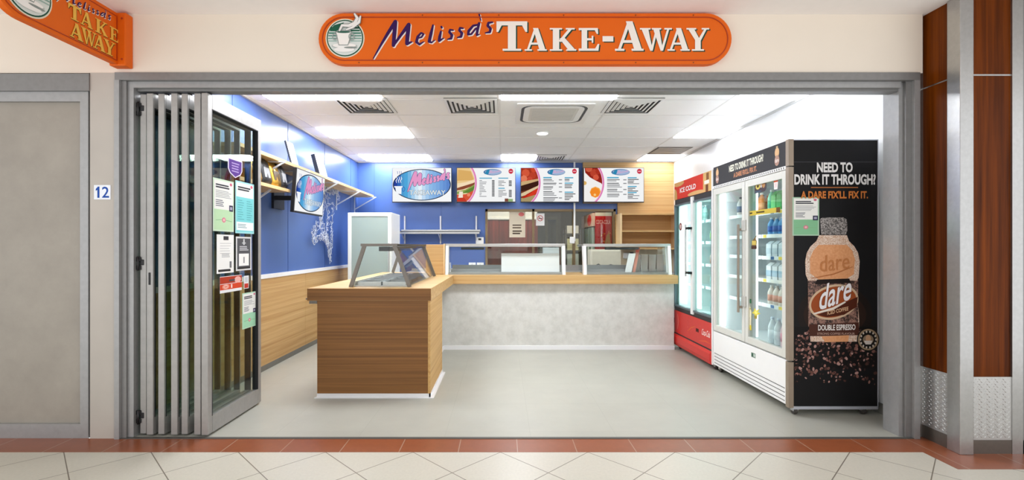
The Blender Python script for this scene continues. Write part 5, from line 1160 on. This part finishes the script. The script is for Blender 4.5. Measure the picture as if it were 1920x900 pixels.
row(y0, y1, NZ[1], 6, [('jar', .045, .15, '#d9c3a2', '#f6f3ea', '#b98f60', 'tan squat bottle', 'drink_bottle', 2), ('carton', .04, .16, '#e9edf0', '#fff', '#a6c6dc', 'white and blue carton', 'drink_carton', 3)], 'fourth '+B)
row(y0, y1, NZ[0], 7, [('bottle', .034, .18, '#7a4326', '#3a1e14', '#a85a30', 'brown coffee drink bottle', 'drink_bottle', 2), ('bottle', .034, .18, '#e8ddd4', '#f8f6f2', '#d8927a', 'white and salmon drink bottle', 'drink_bottle', 5)], 'fifth '+B)
row(y0, y1, .455, 6, [('bottle', .038, .24, '#cfd9e2', '#ffffff', '#8fa8c0', 'clear grey drink bottle', 'drink_bottle', 2), ('bottle', .038, .24, '#e7c3cb', '#f6e6ea', '#e08aa0', 'pink drink bottle', 'drink_bottle', 2), ('bottle', .038, .24, '#d9e2e8', '#cfe0f0', '#e6eef4', 'milky white drink bottle', 'drink_bottle', 2)], 'bottom '+B)
y0, y1 = DM+.05, DY1-.12
row(y0, y1, NZ[4], 5, [('bottle', .036, .20, '#e08b4a', '#f2ede4', '#f0aa70', 'orange juice bottle', 'drink_bottle', 2), ('bottle', .036, .20, '#f0efec', '#55617c', '#7c8aa4', 'white bottle with slate label', 'drink_bottle', 3)], 'top far door shelf of the black signed fridge')
y0, y1 = CY0_+.06, CM-.06
F_ = 'near door shelf of the red fridge'
row(y0, y1, FZ[3], 6, [('bottle', .034, .20, '#5fa9ac', '#3c7c86', '#2f7f8c', 'teal drink bottle', 'drink_bottle', 3), ('bottle', .034, .20, '#a3cccb', '#e8f1ef', '#5d9ba4', 'pale teal drink bottle', 'drink_bottle', 3)], 'top '+F_)
row(y0, y1, FZ[2], 6, [('bottle', .034, .21, '#4e9ba2', '#cfe6e4', '#7cc0c0', 'blue green drink bottle', 'drink_bottle', 4), ('bottle', .034, .21, '#8fb9a0', '#5c9a5a', '#a9cf7c', 'green labelled drink bottle', 'drink_bottle', 2)], 'second '+F_)
row(y0, y1, FZ[1], 6, [('can', .033, .13, '#d7e6e4', '#c9cfd0', '#b7d2cf', 'pale can', 'drink_can', 4), ('can', .033, .13, '#d4b6a6', '#c9cfd0', '#c98f7c', 'salmon can', 'drink_can', 2)], 'third '+F_)
row(y0, y1, FZ[0], 6, [('bottle', .034, .20, '#b9d6d6', '#eef3f2', '#d5a59a', 'pale bottle with pink label', 'drink_bottle', 3), ('bottle', .034, .20, '#9cc4c4', '#eef3f2', '#7fb3b6', 'pale aqua drink bottle', 'drink_bottle', 3)], 'fourth '+F_)
row(y0, y1, .565, 5, [('bottle', .038, .24, '#a7cfd0', '#ffffff', '#6fb0b4', 'large aqua water bottle', 'drink_bottle', 1)], 'bottom '+F_)
row(CM+.08, CY1_-.14, FZ[3], 5, [('bottle', .034, .20, '#cfe6e2', '#ffffff', '#b2d6d0', 'clear water bottle', 'drink_bottle', 1)], 'top far door shelf of the red fridge', 1)

# ------------------------------------------------------------------ stickers on the near fridge doors
def sticker(label, x0, x1, yt, yb, paint, base, outline=None):
    X = FX0+.018; Y0, Y1 = YX(x1, X), YX(x0, X); Ym = (Y0+Y1)/2; z0, z1 = PZ(yb, Ym), PZ(yt, Ym); w, h = Y1-Y0, z1-z0
    root = thing('sticker', label, 'sticker', (X, Ym, z0), 'stickers on the drinks fridge doors')
    pts = outline or [(0, 0), (1, 0), (1, 1), (0, 1)]
    mb = MB(); mb.poly_prism([(X-.0004, Y1-u*w, z0+v*h) for u, v in pts], (-.0008, 0, 0)); mb.build('sheet', M(base, .4, 0, 0), root)
    a = Art((X-.0012, Y1, z0), (0, -1, 0), (0, 0, 1), .0004); a.clip = (0, 0, w, h); paint(a, w, h); a.build('print', root)
def packs(a, w, h):
    a.ell(w*.3, h*.42, w*.20, h*.2, '#d9c86a', 18).ell(w*.78, h*.5, w*.14, h*.26, '#b98a5a', 14).rect(w*.52, h*.3, w*.62, h*.85, '#e5dedb').up(); a.ell(w*.3, h*.42, w*.09, h*.09, '#4a3a1c', 12); a.rect(w*.05, h*.04, w*.6, h*.14, '#4b5a6c')
sticker('dark sticker picturing coffee drinks at the top of the near fridge door', 1415, 1437, 331, 361, packs, '#38222a', [(0, 0), (.85, .03), (1, .2), (1, .8), (.8, .85), (.72, 1), (.6, 1), (.55, .78), (0, .62)])
sticker('red and white bottle shaped sticker at the top corner of the near fridge door', 1451, 1459, 325, 355, lambda a, w, h: (a.rect(0, h*.45, w, h, '#d8582c'), a.rect(w*.2, h*.1, w*.8, h*.4, '#e7d3d2')), '#f2ece9', [(.1, 0), (.9, 0), (1, .45), (1, .9), (.7, 1), (.3, 1), (0, .9), (0, .45)])
sticker('long yellow tape sticker across the near fridge door', 1398, 1463, 393, 402, lambda a, w, h: (a.rect(w*.03, h*.35, w*.22, h*.7, '#4a3f1c'), a.rect(w*.34, h*.35, w*.58, h*.7, '#5a4c22'), a.rect(w*.9, 0, w, h, '#6a4a1c')), '#cdb43c')
sticker('brown bottle shaped sticker on a dark drip in the middle of the near fridge door', 1409, 1422, 436, 467, lambda a, w, h: (a.rect(w*.0, h*.0, w*.8, h*.2, '#4a2c22'), a.rect(w*.1, h*.25, w*.7, h*.5, '#c9b25a')), '#7d6538', [(0, 0), (.75, 0), (.8, .5), (.6, .62), (1, 1), (.45, .66), (.1, .5)])
sticker('tall yellow and white bottle shaped sticker low on the near fridge door', 1400, 1409, 560, 618, lambda a, w, h: (a.rect(0, h*.86, w, h, '#2f6d48'), a.rect(0, 0, w, h*.16, '#dcc92f'), a.ell(w*.5, h*.38, w*.22, h*.07, '#5a6296', 12), a.rect(w*.1, h*.66, w*.9, h*.7, '#c7b23c')), '#efe7c6', [(.1, 0), (.9, 0), (1, .6), (.7, .8), (.68, 1), (.32, 1), (.3, .8), (0, .6)])
sticker('small yellow splash sticker beside the bottle sticker on the near fridge door', 1410, 1426, 578, 598, lambda a, w, h: (a.rect(w*.3, 0, w*.6, h*.3, '#9c8a3a'), a.ell(w*.5, h*.6, w*.2, h*.16, '#f2e780', 10)), '#d8c93a', [(0, .45), (.3, .4), (.35, 0), (.6, .0), (.65, .4), (1, .6), (.7, .7), (.9, 1), (.5, .8), (.3, 1), (.25, .7)])
